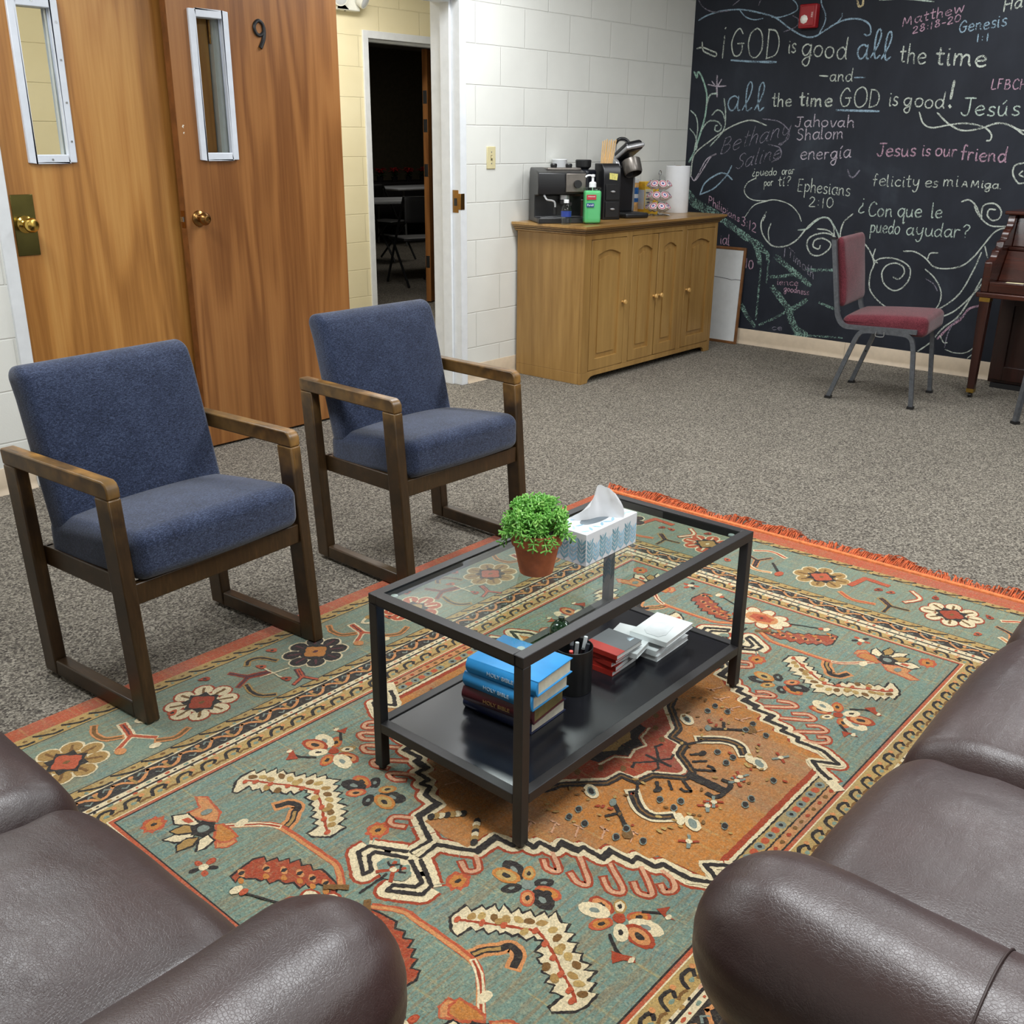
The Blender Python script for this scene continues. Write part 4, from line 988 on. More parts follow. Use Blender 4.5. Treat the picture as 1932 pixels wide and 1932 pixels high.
# serrated leaves
R.z = ZB
def grow(pts, d):
    n = len(pts); out = []; ar = sum(pts[i][0] * pts[(i + 1) % n][1] - pts[(i + 1) % n][0] * pts[i][1] for i in range(n)); sg = 1 if ar > 0 else -1
    for i in range(n):
        a, b, c = Vector(pts[i - 1]), Vector(pts[i]), Vector(pts[(i + 1) % n])
        t = (c - a); t = t.normalized() if t.length > 0.5 else Vector((1, 0)); out.append(tuple(b + Vector((t.y, -t.x)) * d * sg))
    return out
Q(lambda M: R.poly(M(grow(leafw, 5)), 'black', 0, 4.5, 1.4)); R.lay(); Q(lambda M: R.poly(M(grow(leafw, -1)), 'cream', 0.25, 4.5, 1.2))
Q(lambda M: R.stroke(M(leafs), 6, 'rust'))
for i, (a, c) in enumerate(leafd): Q(lambda M: R.disc(M([(a, c)])[0], 11, ['tan', 'gold', 'brown'][i % 3], 8, .4 * i, 8))
for i, (a, c) in enumerate(leafs): Q(lambda M: R.disc(M([(a + 3, c - 4)])[0], 9, 'terra', 6, .3, 8))
R.z = ZB
for lf, sp in ((leafr, [(860, 215), (820, 190), (800, 160), (785, 130), (778, 100), (770, 70)]),):
    Q(lambda M: R.poly(M(grow(lf, 4)), 'black', 0, 6, .6)); R.lay(); Q(lambda M: R.poly(M(grow(lf, -1)), 'rust', 0.3, 4.5, 1.2))
    for a, c in sp: Q(lambda M: R.disc(M([(a, c)])[0], 13, 'peach', 7, 1.2, 9)); Q(lambda M: R.disc(M([(a, c)])[0], 7, 'black', 5))
    for a, c in sp: Q(lambda M: R.disc(M([(a + 14, c - 18)])[0], 9, 'amber', 6, 1.2, 8))
R.z = ZB
Q(lambda M: R.stroke(M(bean), 30, 'peach', sm=True)); Q(lambda M: R.stroke(M(bean), 15, 'black', sm=True)); Q(lambda M: R.stroke(M(bean[:3]), 7, 'tan', sm=True))
Q(lambda M: R.stroke(M(vine), 16, 'terra', sm=True)); Q(lambda M: R.stroke(M([(p[0] + 3, p[1] - 2) for p in vine]), 8, 'peach', sm=True)); Q(lambda M: R.stroke(M(vine[4:]), 13, 'cream', sm=True)); Q(lambda M: R.stroke(M(vine[4:]), 5, 'rust', sm=True)); Q(lambda M: R.disc(M([(770, 345)])[0], 16, 'cream', 10))
Q(lambda M: R.poly(M(pal1), 'terra', .2)); Q(lambda M: R.poly(M(grow(pal1, -6)), 'peach', .3)); Q(lambda M: R.poly(M(pal7), 'terra', .2)); Q(lambda M: R.poly(M(grow(pal7, -5)), 'peach', .3)); Q(lambda M: R.poly(M(pal8), 'terra', .2)); Q(lambda M: R.poly(M(grow(pal8, -6)), 'amber', .3))
for pl, cl in ((pal2, 'cream'), (pal3, 'cream'), (pal4, 'cream'), (pal5, 'tan'), (pal6, 'tan')): Q(lambda M: R.poly(M(grow(pl, 4)), 'black')); R.lay(); Q(lambda M: R.poly(M(grow(pl, -1)), cl))
Q(lambda M: R.poly(M([(848, 446), (834, 442), (833, 422), (845, 424)]), 'terra'))
Q(lambda M: R.disc(M([palc[0]])[0], 25, 'black', lob=6, n=18)); Q(lambda M: R.disc(M([palc[0]])[0], 12, 'grey')); Q(lambda M: R.disc(M([(798, 430)])[0], 13, 'grey', 9)); 
R.z = ZB
flower((900, 284), [(900, 302), (918, 290), (908, 268), (888, 270), (880, 288)], [('rust', 'terra', 'rust'), ('black', 'black', 'black'), ('terra', 'terra', 'rust'), ('black', 'black', 'black'), ('rust', 'terra', 'rust')], 'cream', 10)
# palmette on the axis at each end
R.z = ZB; R.auto = True
for su in (1, -1):
    R.lay()
    pos = [(su * (838 + 42 * math.cos(2 * PI * i / 9)), 66 * math.sin(2 * PI * i / 9)) for i in range(9)]
    for q in pos: R.disc(q, 28, 'rust', 22, math.atan2(q[1], q[0] - su * 838))
    R.lay()
    for q in pos: R.disc(q, 22, 'cream', 17, math.atan2(q[1], q[0] - su * 838))
    R.disc((su * 838, 0), 36, 'peach', 52); R.lay(); R.disc((su * 838, 0), 24, 'terra', 36, n=18, lob=6); R.lay(); R.disc((su * 838, 0), 11, 'rust', 16); R.disc((su * 838, 0), 5, 'black')
    for sv in (1, -1):
        R.lay(); R.stroke([(su * 858, sv * 80), (su * 886, sv * 150), (su * 900, sv * 190)], 5, 'black', sm=True); R.disc((su * 896, sv * 180), 14, 'cream', 9); R.disc((su * 890, sv * 165), 10, 'terra', 7)
        R.stroke([(su * 752, sv * 30), (su * 778, sv * 60)], 14, 'brown')
me = bpy.data.meshes.new('rug_pile'); me.from_pydata(R.v, [], R.f)
ca = me.color_attributes.new('dye', 'FLOAT_COLOR', 'CORNER')
buf = []
for pl, c in zip(me.polygons, R.c):
    for _ in range(pl.loop_total): buf += c
ca.data.foreach_set('color', buf)
def rug_mat():
    t = NT('wool_pile'); co = t.coord()
    at = t.n('ShaderNodeVertexColor'); at.layer_name = 'dye'
    n1 = t.noise(co, 240, 3, 0.8); n2 = t.noise(t.coord(scale=(1, 0.03, 1)), 110, 3, 0.7); n3 = t.noise(t.coord(scale=(1, 0.12, 1)), 7, 3, 0.6); n4 = t.noise(co, 95, 4, 0.75); n5 = t.noise(t.coord(scale=(0.05, 1, 1)), 120, 2, 0.7); n6 = t.noise(t.coord(loc=(4, 2, 1)), 150, 3, 0.75)
    col = at.outputs['Color']
    st = at.outputs['Alpha']   # how strongly the abrash streaks show in this area
    col = t.mix(t.math('MULTIPLY', t.fr(n2, 0.58, 0.72), t.math('MULTIPLY', st, 0.8)), col, (190, 170, 108))
    col = t.mix(t.math('MULTIPLY', t.fr(n3, 0.48, 0.66), t.math('MULTIPLY', st, 0.4)), col, (92, 128, 134))
    col = t.mix(t.math('MULTIPLY', t.fr(n5, 0.46, 0.62), t.math('MULTIPLY', st, 0.5)), col, (146, 108, 66))
    col = t.mix(t.math('MULTIPLY', t.fr(n4, 0.50, 0.68), t.math('ADD', .10, t.math('MULTIPLY', st, 0.42))), col, (182, 172, 134))
    col = t.mix(t.math('MULTIPLY', t.fr(n6, 0.54, 0.70), t.math('ADD', .16, t.math('MULTIPLY', st, 0.36))), col, (74, 72, 62))
    v = t.n('ShaderNodeHueSaturation'); t.link(col, v.inputs['Color']); v.inputs['Saturation'].default_value = 1.02
    t.link(t.math('ADD', 0.16, t.math('MULTIPLY', n1, 1.66)), v.inputs['Value'])
    t.base(v.outputs[0]); t.set(Roughness=0.92); t.b.inputs['Specular IOR Level'].default_value = 0.1
    t.b.inputs['Sheen Weight'].default_value = 0.15
    t.bump(t.math('ADD', n1, t.math('MULTIPLY', n4, 0.6)), 0.9, 0.005)
    return t.m
me.materials.append(rug_mat()); me.update()
rug = bpy.data.objects.new('area_rug', me); C.objects.link(rug); rug.location = (RX, RY, 0)
tag(rug, 'teal, rust and gold Persian style rug with orange fringe on the carpet', 'rug')
m_back = plain('rug_backing', (150, 84, 50), 0.9)
Mb().box(-1.483, 1.483, -1.049, 1.049, 0.001, 0.0083).obj('backing', m_back, rug)
m_fr = plain('rug_fringe_yarn', (180, 88, 50), 0.9, var=0.25, nscale=60)
m_cord = plain('rug_end_cord', (214, 124, 72), 0.9, var=0.1, nscale=80)
fr = Mb()
for sgn in (1,):
    for i in range(720):
        v = -1.045 + 2.09 * (i + random.random()) / 720
        cl = 0.5 + 0.5 * math.sin(v * 23 + 1.3) * math.sin(v * 9.1)
        L = random.uniform(0.055, 0.085) * (0.8 + 0.4 * cl); dv = random.uniform(-0.022, 0.022) + 0.02 * math.sin(v * 14); hgt = random.uniform(0.004, 0.022) * (0.5 + cl)
        p = [(sgn * 1.488, v, 0.009), (sgn * (1.488 + L * .45), v + dv * .4, 0.008 + hgt), (sgn * (1.488 + L), v + dv, 0.002 + hgt * random.uniform(0, .6))]
        fr.tube(smooth([Vector(q) for q in p], 2), [0.0028, 0.0026, 0.0024, 0.002, 0.0012], 4)
fr.obj('fringe', m_fr, rug, weld=0)['kind'] = 'stuff'
for sgn in (1, -1): Mb().tube([(sgn * 1.487, -1.049, 0.0085), (sgn * 1.487, 1.049, 0.0085)], 0.0085, 10).obj('end_cord', m_cord, rug)
RUGZ = max(v[2] for v in R.v) + 0.0002
# ---------------------------------------------------------------- blue armchairs
def fabric(name, c1, c2, c3, scale=520, rough=0.9):
    t = NT(name); co = t.coord()
    a = t.noise(t.coord(scale=(1, 1, 0.3)), scale * 1.25, 2, 0.65); b = t.noise(t.coord(scale=(0.3, 0.3, 1)), scale * 1.25, 2, 0.65); c = t.noise(co, 14, 3)
    d = t.noise(t.coord(scale=(0.2, 1, 1)), scale, 2, 0.6)
    f = t.math('ADD', t.math('MULTIPLY', t.math('ADD', a, t.math('ADD', b, d)), 0.30), t.math('MULTIPLY', c, 0.1))
    t.base(t.ramp(f, [(0.40, c1), (0.5, c2), (0.62, c3)])); t.set(Roughness=rough); t.b.inputs['Specular IOR Level'].default_value = 0.15
    t.b.inputs['Sheen Weight'].default_value = 0.25; t.b.inputs['Sheen Roughness'].default_value = 0.5
    t.bump(f, 0.5, 0.002); return t.m
m_blue = fabric('blue_tweed', (24, 29, 43), (43, 52, 76), (80, 91, 118))
def oak():
    t = NT('dark_oak_worn'); co = t.coord()
    n2 = t.noise(t.coord(scale=(1, .14, .14)), 120, 4, 0.65); n1 = t.noise(co, 9, 3, .6)
    g = t.n('ShaderNodeNewGeometry'); pt = t.fr(t.math('ADD', g.outputs['Pointiness'], t.math('MULTIPLY', t.math('SUBTRACT', n1, .5), .08)), 0.53, 0.60)
    base = t.ramp(n2, [(0.3, (26, 17, 10)), (0.55, (44, 30, 18)), (0.75, (66, 46, 27))])
    sp = t.n('ShaderNodeSeparateXYZ'); t.link(co, sp.inputs[0])
    hi = t.fr(t.math('ADD', sp.outputs[2], t.math('MULTIPLY', n1, 0.25)), 0.60, 0.80)
    wear = t.math('MULTIPLY', t.fr(t.noise(t.coord(scale=(1, .25, .25), loc=(3, 1, 2)), 16, 4, .7), 0.52, 0.66), hi)
    col = t.mix(t.math('MULTIPLY', wear, 0.75), base, (176, 124, 58)); col = t.mix(t.math('MULTIPLY', pt, t.math('ADD', .06, t.math('MULTIPLY', hi, .7))), col, (186, 140, 72))
    t.base(col); t.set(Roughness=0.36); t.bump(n2, 0.12, 0.001); return t.m
m_oak = oak()
def armchair(label, loc, rz):
    t = thing('armchair', label, 'armchair', loc, rz, 'blue armchairs facing the coffee table')
    def Y(y0, z):   # the side frames rake backwards as they rise
        return y0 + 0.048 * z / 0.6
    for sg in (-1, 1):
        x0, x1 = sorted((sg * 0.253, sg * 0.288))
        def leg(y0, w): return Mb().prism([(Y(y0, 0.0), 0.0), (Y(y0 + w, 0.0), 0.0), (Y(y0 + w, 0.566), 0.566), (Y(y0, 0.566), 0.566)], x0, x1, 'x')
        leg(-0.230, 0.056).obj('leg', m_oak, t, bev=0.004)
        leg(0.172, 0.056).obj('leg', m_oak, t, bev=0.004)
        a = [(Y(-0.230, .566), 0.566), (Y(-0.230, .585) + 0.0, 0.590), (Y(-0.230, .6) + 0.006, 0.602), (Y(-0.230, .6) + 0.018, 0.608), (Y(0.228, .6) - .004, 0.608), (Y(0.228, .6) + 0.002, 0.602), (Y(0.228, .566), 0.566)]
        Mb().prism(a, x0, x1, 'x').obj('armrest', m_oak, t, bev=0.004)
        Mb().box(x0 + 0.0005, x1 - 0.0005, -0.1735, 0.1715, 0.0, 0.043).obj('runner', m_oak, t, bev=0.004)
        xs = (sg * 0.2525, sg * 0.230)
        Mb().box(min(xs), max(xs), -0.160, 0.200, 0.298, 0.352).obj('side_rail', m_oak, t, bev=0.003)
        for z in (0.36, 0.50): Mb().cyl(0.005, 0, 0.003, 10, T(sg * 0.271, Y(0.228, z) - 0.0005, z, rx=-PI / 2)).obj('bolt_head', m_black, t)
    Mb().box(-0.2525, 0.2525, -0.196, -0.172, 0.298, 0.352).obj('front_rail', m_oak, t, bev=0.003)
    Mb().box(-0.2525, 0.2525, 0.185, 0.208, 0.298, 0.352).obj('rear_rail', m_oak, t, bev=0.003)
    def sf(p):
        x, y, z = p
        k = max(0, 1 - (x / 0.25) ** 2) * max(0, 1 - (y / 0.23) ** 2)
        if z > 0: z += 0.020 * k ** 0.7
        z += -0.045 * (y + 0.2) / 0.42   # slopes down to the back
        if y < -0.15: y -= 0.012 * max(0, 1 - (x / 0.25) ** 2)
        return (x, y, z)
    Mb().rbox((0, -0.012, 0.413), (0.247, 0.205, 0.060), (0.03, 0.045, 0.034), 16, sf).obj('seat', m_blue, t, ang=80)
    def bf(p):
        x, y, z = p
        k = max(0, 1 - (x / 0.25) ** 2) * max(0, 1 - (z / 0.2) ** 2)
        if y < 0: y -= 0.016 * k
        if z > 0.16: y += (z - 0.16) * 0.25
        return (x, y, z)
    mt = T(0, 0.185, 0.603, rx=-math.radians(14))
    Mb().rbox((0, 0, 0), (0.247, 0.042, 0.215), (0.022, 0.036, 0.036), 16, bf, mt).obj('backrest', m_blue, t, ang=80)
    return t
armchair('blue armchair with worn oak arms, beside the brown sofa and brass plate door', (-5.205, -1.735, 0.0115), math.radians(4.2))
armchair('blue armchair behind the potted plant, in front of the numbered door', (-4.228, -1.668, 0.0126), math.radians(-0.8))
# ---------------------------------------------------------------- coffee table
m_tmet = plain('black_powder_coat', (40, 38, 39), 0.42, var=0.05, spec=0.4, bump=0.1, bscale=400)
m_tshelf = plain('black_lacquer_shelf', (26, 26, 31), 0.2, var=0.04, spec=0.5)
m_tglass = glass_mat('table_glass', (0.90, 0.94, 0.92), ior=1.5)
X0, X1, Y0, Y1, TZ = -5.226, -4.345, -2.962, -2.528, RUGZ
t = thing('coffee_table', 'black metal coffee table with clear glass top standing on the rug', 'coffee table', ((X0 + X1) / 2, (Y0 + Y1) / 2, TZ))
hx, hy, lw, ht = (X1 - X0) / 2, (Y1 - Y0) / 2, 0.0235, 0.434
for sx in (-1, 1):
    for sy in (-1, 1):
        x0, x1 = sorted((sx * hx, sx * (hx - lw))); y0, y1 = sorted((sy * hy, sy * (hy - lw)))
        l_ = Mb().box(x0, x1, y0, y1, 0.006, ht - 0.0235).obj('leg', m_tmet, t, bev=0.0015)
        Mb().cyl(0.0095, 0, 0.0065, 14, T((x0 + x1) / 2, (y0 + y1) / 2, 0)).obj('foot', m_black, l_)
f = Mb(); f.box(-hx, hx, -hy, -hy + lw, ht - 0.0235, ht); f.box(-hx, hx, hy - lw, hy, ht - 0.0235, ht); f.box(-hx, -hx + lw, -hy + lw, hy - lw, ht - 0.0235, ht); f.box(hx - lw, hx, -hy + lw, hy - lw, ht - 0.0235, ht)
f.obj('top_frame', m_tmet, t, bev=0.0015)
f = Mb(); sz0, sz1 = 0.099, 0.122
f.box(-hx + lw, hx - lw, -hy, -hy + lw, sz0, sz1); f.box(-hx + lw, hx - lw, hy - lw, hy, sz0, sz1); f.box(-hx, -hx + lw, -hy + lw, hy - lw, sz0, sz1); f.box(hx - lw, hx, -hy + lw, hy - lw, sz0, sz1)
f.obj('shelf_frame', m_tmet, t, bev=0.0015)
Mb().box(-hx + lw + 0.0015, hx - lw - 0.0015, -hy + lw + 0.0015, hy - lw - 0.0015, sz1 - 0.012, sz1 - 0.003).obj('shelf', m_tshelf, t)
Mb().box(-hx + lw + 0.001, hx - lw - 0.001, -hy + lw + 0.001, hy - lw - 0.001, ht - 0.0075, ht - 0.0025).obj('glass_top', m_tglass, t)
m_pad = plain('clear_pad', (150, 156, 154), 0.3)
for sx in (-1, 1):
    for sy in (-1, 1): Mb().cyl(0.008, ht - 0.011, ht - 0.0076, 12, T(sx * (hx - lw - 0.016), sy * (hy - lw - 0.016), 0)).obj('glass_pad', m_pad, t)
GLZ = TZ + ht - 0.0024; SHZ = TZ + sz1 - 0.0029
# ---------------------------------------------------------------- leather sofas
def leather():
    t = NT('dark_brown_leather'); co = t.coord()
    n1 = t.noise(co, 3.2, 4, .6); v = t.n('ShaderNodeTexVoronoi'); t.link(co, v.inputs['Vector']); v.inputs['Scale'].default_value = 260; v.feature = 'DISTANCE_TO_EDGE'
    n2 = t.noise(t.coord(scale=(1, 1, 1)), 38, 4, .65, .5); n3 = t.noise(co, 70, 4, .6); n5 = t.noise(t.coord(scale=(.22, 1, 1)), 22, 4, .6, .4)
    t.base(t.ramp(n1, [(.3, (44, 28, 27)), (.6, (57, 37, 35)), (.8, (72, 48, 45))]))
    t.set(Roughness=t.math('ADD', .30, t.math('MULTIPLY', n3, .22))); t.b.inputs['Specular IOR Level'].default_value = .8
    cr = t.math('ABSOLUTE', t.math('SUBTRACT', n2, .5))
    h = t.math('ADD', t.math('MULTIPLY', t.fr(v.outputs['Distance'], 0, .12), .05), t.math('ADD', t.math('MULTIPLY', t.fr(cr, 0, .05), .05), t.math('ADD', t.math('MULTIPLY', n5, .55), t.math('MULTIPLY', n3, .2))))
    t.bump(h, .30, .006); return t.m
m_lea = leather(); m_seam = plain('leather_seam', (48, 33, 31), .6)
def wr(seed, amp, kx=9.0, ky=3.0):
    ph = [random.uniform(0, 6.28) for _ in range(6)]
    def f(x, y):
        return amp * (math.sin(kx * x + 2.2 * math.sin(ky * y + ph[0]) + ph[1]) + 0.6 * math.sin(1.7 * kx * y + 2.6 * math.sin(kx * .6 * x + ph[2]) + ph[3]) + .4 * math.sin(3.1 * kx * (x + y) + ph[4]))
    return f
FOLDS = [[(-.10, -.12, .16, -.02, .014, .007), (-.14, -.04, .10, .05, .016, .008), (-.05, -.26, .14, -.16, .012, .004), (-.2, -.2, -.05, -.06, .012, .004)], [(-.2, -.20, .1, -.22, .014, .005), (-.15, -.10, .15, -.06, .014, .005), (.0, -.28, .2, -.24, .012, .004)], [(-.2, -.2, .1, -.2, .014, .005)]]
def sofa(label, loc, rz, widths, arm_w=0.208, mirror=1, fwd=0.0):
    """local frame: front is -Y, seat runs along +X from the near arm at x=0; mirror flips X"""
    t = thing('leather_sofa', label, 'sofa', loc, rz, 'dark brown leather sofas around the rug')
    M = Matrix.Diagonal((mirror, 1, 1, 1)); tot = sum(widths)
    def cushion(x0, w, sd):
        fw = wr(sd, .0024)
        def fn(p):
            x, y, z = p
            kx = max(0, 1 - abs(2 * x / w) ** 3.0); ky = max(0, 1 - abs(y / .36) ** 3)
            if z > 0: z += .035 * kx * ky + fw(x * 1.3, y) * kx
            if y < -.2: y -= .012 * kx
            if z > 0:
                for (ax_, ay_, bx_, by_, wd_, dp_) in FOLDS[sd % len(FOLDS)]:
                    A_ = Vector((ax_, ay_)); B_ = Vector((bx_, by_)); q = Vector((x, y)); dd = B_ - A_; tt = (q - A_).dot(dd) / dd.dot(dd)
                    tc = max(0, min(1, tt)); ds = (q - A_ - dd * tc).length; sd_ = (q - A_).cross(dd) / dd.length if False else ((q.x - A_.x) * dd.y - (q.y - A_.y) * dd.x) / dd.length
                    k_ = max(0, 1 - abs(2 * tt - 1) ** 2) if 0 < tt < 1 else 0
                    z += dp_ * k_ * (math.exp(-((sd_ - wd_) / wd_) ** 2) - 1.1 * math.exp(-(sd_ / (wd_ * .7)) ** 2))
            # gathers towards the side seams
            e = max(0, abs(2 * x / w) - .62) / .38
            if z > 0: z += .0035 * e * math.sin(y * 62 + x * 8)
            return (x, y, z)
        o = Mb().rbox((x0 + w / 2, .36, .36), (w / 2 + .001, .36, .105), (.055, .085, .085), 44, fn, M).obj('seat_cushion', m_lea, t, ang=80)
        Mb().tube([M @ Vector((x0 + .045, .012, .315)), M @ Vector((x0 + w - .045, .012, .315))], .004, 8).obj('piping', m_seam, o)
    x = 0.0
    for i, w in enumerate(widths): cushion(x, w, i); x += w
    x = 0.0
    for i, w in enumerate(widths):
        fw = wr(i + 5, .004)
        def fn(p):
            a, b, c = p; k = max(0, 1 - abs(2 * a / w) ** 3) * max(0, 1 - abs(c / .25) ** 3)
            if b < 0: b -= .05 * k + fw(a, c) * k
            return (a, b, c)
        Mb().rbox((x + w / 2, .70, .665), (w / 2, .11, .225), (.06, .09, .09), 18, fn, M @ T(0, 0, 0, 0, 0, 0)).obj('back_cushion', m_lea, t, ang=80); x += w
    base = Mb(); base.rbox((tot / 2, .44, .155), (tot / 2 + .10, .40, .125), .03, 8, None, M); base.obj('base', m_lea, t, ang=80)
    Mb().rbox((tot / 2, .86, .46), (tot / 2 + .2, .07, .40), .06, 10, None, M).obj('back', m_lea, t, ang=80)
    for k, ax in enumerate((-arm_w / 2, tot + arm_w / 2)):
        fw = wr(11 + k, .0018, 7, 5)
        def fn(p):
            a, b, c = p
            d = math.atan2(c, a)
            if b < -.28:   # pleats gathered on the front of the pad
                q = (-.28 - b) / .16
                s_ = 1 + .012 * q * math.cos(d * 13)
                a *= s_; c *= s_
            g = 1 + .03 * math.sin(b * 6 + 1)
            return (a * g, b, c * g + fw(a * 2, b * 2) - .0035 * math.exp(-((b + .14) / .012) ** 2) * (1 if c > 0 else 0))
        pad = Mb().rbox((ax, .43 - fwd / 2, .484), (.104, .445 + fwd / 2, .108), (.1005, .105, .104), 36, fn, M).obj('arm_pad', m_lea, t, ang=80)
        sm = [M @ Vector((ax + .1045 * math.cos(a), .29, .484 + .1085 * math.sin(a) + .0005)) for a in [PI * i / 24 for i in range(25)]]
        Mb().tube(sm, .0014, 6).obj('arm_seam', m_seam, pad)
        Mb().rbox((ax, .45, .225), (.094, .42, .195), .05, 10, None, M).obj('arm_side', m_lea, t, ang=80)
    for fx in (-.1, tot + .1):
        for fy in (.1, .8): Mb().lathe([(.022, 0), (.03, .04)], 14, M @ T(fx, fy, 0)).obj('sofa_foot', m_black, t)
    return t
# near sofa arms meet the camera; the left one faces along +X, the right one faces the table
sofa('dark brown leather sofa at the near end of the rug, square to the other sofa', (-5.975, -3.235, RUGZ), PI / 2, (.467, .56), mirror=1, fwd=.045)
sofa('dark brown leather sofa opposite the blue armchairs, along the rug edge', (-5.512, -3.605, RUGZ), PI, (.447, .535, .55), mirror=-1, fwd=.01)
# ---------------------------------------------------------------- sideboard
m_pine = wood('stained_pine', (140, 104, 54), (174, 136, 78), (192, 156, 96), 'z', 2.6, .3, 1.2, .42, 26, .1, 1.2, 1.0, .35)
m_pinex = wood('stained_pine_top', (134, 98, 52), (168, 130, 76), (188, 150, 92), 'x', 4.0, .16, 2.0, .32, 60, .2, 1.4, 4.0, .45)
CX0, CX1, CY0, CY1 = -1.835, -.378, -.516, -.02
t = thing('sideboard', 'pine sideboard with four arched panel doors against the white wall', 'sideboard', ((CX0 + CX1) / 2, 0, 0)); ox = (CX0 + CX1) / 2
def LX(m): m.v = [(p[0] - ox, p[1], p[2]) for p in m.v]; return m
b = Mb(); b.box(CX0, CX1, CY0 + .021, CY1, .065, .850); LX(b).obj('carcass', m_pine, t, bev=.002)
b = Mb()   # plinth with bracket feet
def bracket(x0, x1, dep=.03):
    return [(x0, 0), (x0 + .07, 0), (x0 + .075, .02), (x0 + .10, dep + .004), (x0 + .14, dep + .008), (x1 - .14, dep + .008), (x1 - .10, dep + .004), (x1 - .075, .02), (x1 - .07, 0), (x1, 0), (x1, .066), (x0, .066)]
b.prism(bracket(CX0, CX1), CY0, CY0 + .02, 'y')
b.prism([(-CY0 - .021, 0), (-CY1, 0), (-CY1, .065), (-CY0 - .021, .065)][::1], CX0, CX0 + .018, 'x', Matrix.Diagonal((1, -1, 1, 1))); b.prism([(-CY0 - .021, 0), (-CY1, 0), (-CY1, .065), (-CY0 - .021, .065)], CX1 - .018, CX1, 'x', Matrix.Diagonal((1, -1, 1, 1)))
LX(b).obj('plinth', m_pine, t, bev=.002)
doors = [(-1.765, -1.418, 1), (-1.362, -1.083, 1), (-1.079, -.812, -1), (-.756, -.41, -1)]
m_gap2 = plain('gap_shade_and_groove_glaze', (44, 32, 18), .8)  # dark brown: painted shade in the door gaps, glaze in the moulding grooves
ff = Mb(); zt, zb = .850, .066
xs = [CX0] + [v for d in doors for v in d[:2]] + [CX1]
for i in range(0, len(xs), 2):
    if xs[i + 1] - xs[i] > .01: ff.box(xs[i], xs[i + 1] - .0015 * (i < 8), CY0, CY0 + .02, zb, zt)
for a, c in ((doors[0][0], doors[0][1]), (doors[1][0], doors[2][1]), (doors[3][0], doors[3][1])):
    ff.box(a - .001, c + .001, CY0, CY0 + .02, .823, zt); ff.box(a - .001, c + .001, CY0, CY0 + .02, zb, .069)
LX(Mb().box(CX0 + .02, CX1 - .02, CY0 + .0203, CY0 + .0208, .068, .83)).obj('gap_shade_sheet', m_gap2, t)  # thin dark sheet, shade of the door gaps put in as colour
LX(ff).obj('face_frame', m_pine, t, bev=.0015)
m_gap = plain('shadow_gap', (60, 44, 24), .8)
m_knob = plain('turned_pine_knob', (206, 162, 96), .35, var=.05)
for x0, x1, sd in doors:
    x0 += .0035; x1 -= .0035; z0, z1 = .0725, .8195; st = .058
    d = Mb(); yf, yb = CY0 - .001, CY0 + .018
    d.box(x0, x0 + st, yf, yb, z0, z1); d.box(x1 - st, x1, yf, yb, z0, z1); d.box(x0 + st, x1 - st, yf, yb, z0, z0 + .065)
    n = 12; arc = [(x1 - st - (x1 - x0 - 2 * st) * i / n, z1 - .088 + .026 * math.sin(PI * i / n)) for i in range(n + 1)]
    d.prism([(x0 + st, z1), (x1 - st, z1)] + arc, yf, yb, 'y')
    dr = LX(d).obj('door', m_pine, t, bev=.0025)
    pn = Mb(); yb2 = CY0 + .012
    pn.box(x0 + st - .004, x1 - st + .004, yb2, yb2 + .006, z0 + .06, z1 - .055)
    a = .028; arc2 = [(x1 - st - a - (x1 - x0 - 2 * st - 2 * a) * i / n, z1 - .088 - a + .020 * math.sin(PI * i / n)) for i in range(n + 1)]
    pn.prism([(x0 + st + a, z0 + .065 + a), (x1 - st - a, z0 + .065 + a)] + arc2, yb2 - .007, yb2, 'y')
    LX(pn).obj('panel', m_pine, dr, bev=.005, seg=3)
    kx = x1 - .024 if sd > 0 else x0 + .024
    kb = Mb().lathe([(.006, 0), (.006, .012), (.012, .017), (.0145, .024), (.012, .031), (0, .033)], 18, T(kx, yf, .446, rx=PI / 2), cap=False)
    LX(kb).obj('knob', m_knob, dr)
tp = Mb()
prof = [(0, .850), (.008, .853), (.010, .862), (.018, .866), (.020, .874), (.030, .878), (.034, .884), (.042, .888), (.042, .902), (0, .902)]
for k in range(len(prof) - 1):
    pass
def ring(o, z): return [(CX0 - o, CY0 - o, z), (CX1 + o * .9, CY0 - o, z), (CX1 + o * .9, CY1 + .012, z), (CX0 - o, CY1 + .012, z)]
vs = [q for o, z in prof for q in ring(o, z)]; n = len(prof)
fs = [tuple(range(3, -1, -1)), tuple(range(4 * n - 4, 4 * n))]
for k in range(n - 1): fs += [(4 * k + i, 4 * k + (i + 1) % 4, 4 * k + 4 + (i + 1) % 4, 4 * k + 4 + i) for i in range(4)]
tp.add(vs, fs); LX(tp).obj('top', m_pinex, t, bev=.001, ang=25)
for z_, o_ in ((.8635, .0185), (.8755, .0285), (.8865, .0385)):
    gr = Mb(); gr.box(CX0 - o_, CX1 + o_ * .9, CY0 - o_ - .0006, CY0 - o_ + .002, z_ - .0012, z_ + .0012); gr.box(CX0 - o_ - .0006, CX0 - o_ + .002, CY0 - o_, CY1, z_ - .0012, z_ + .0012)
    LX(gr).obj('moulding_groove', m_gap2, t)
CZ = .9025
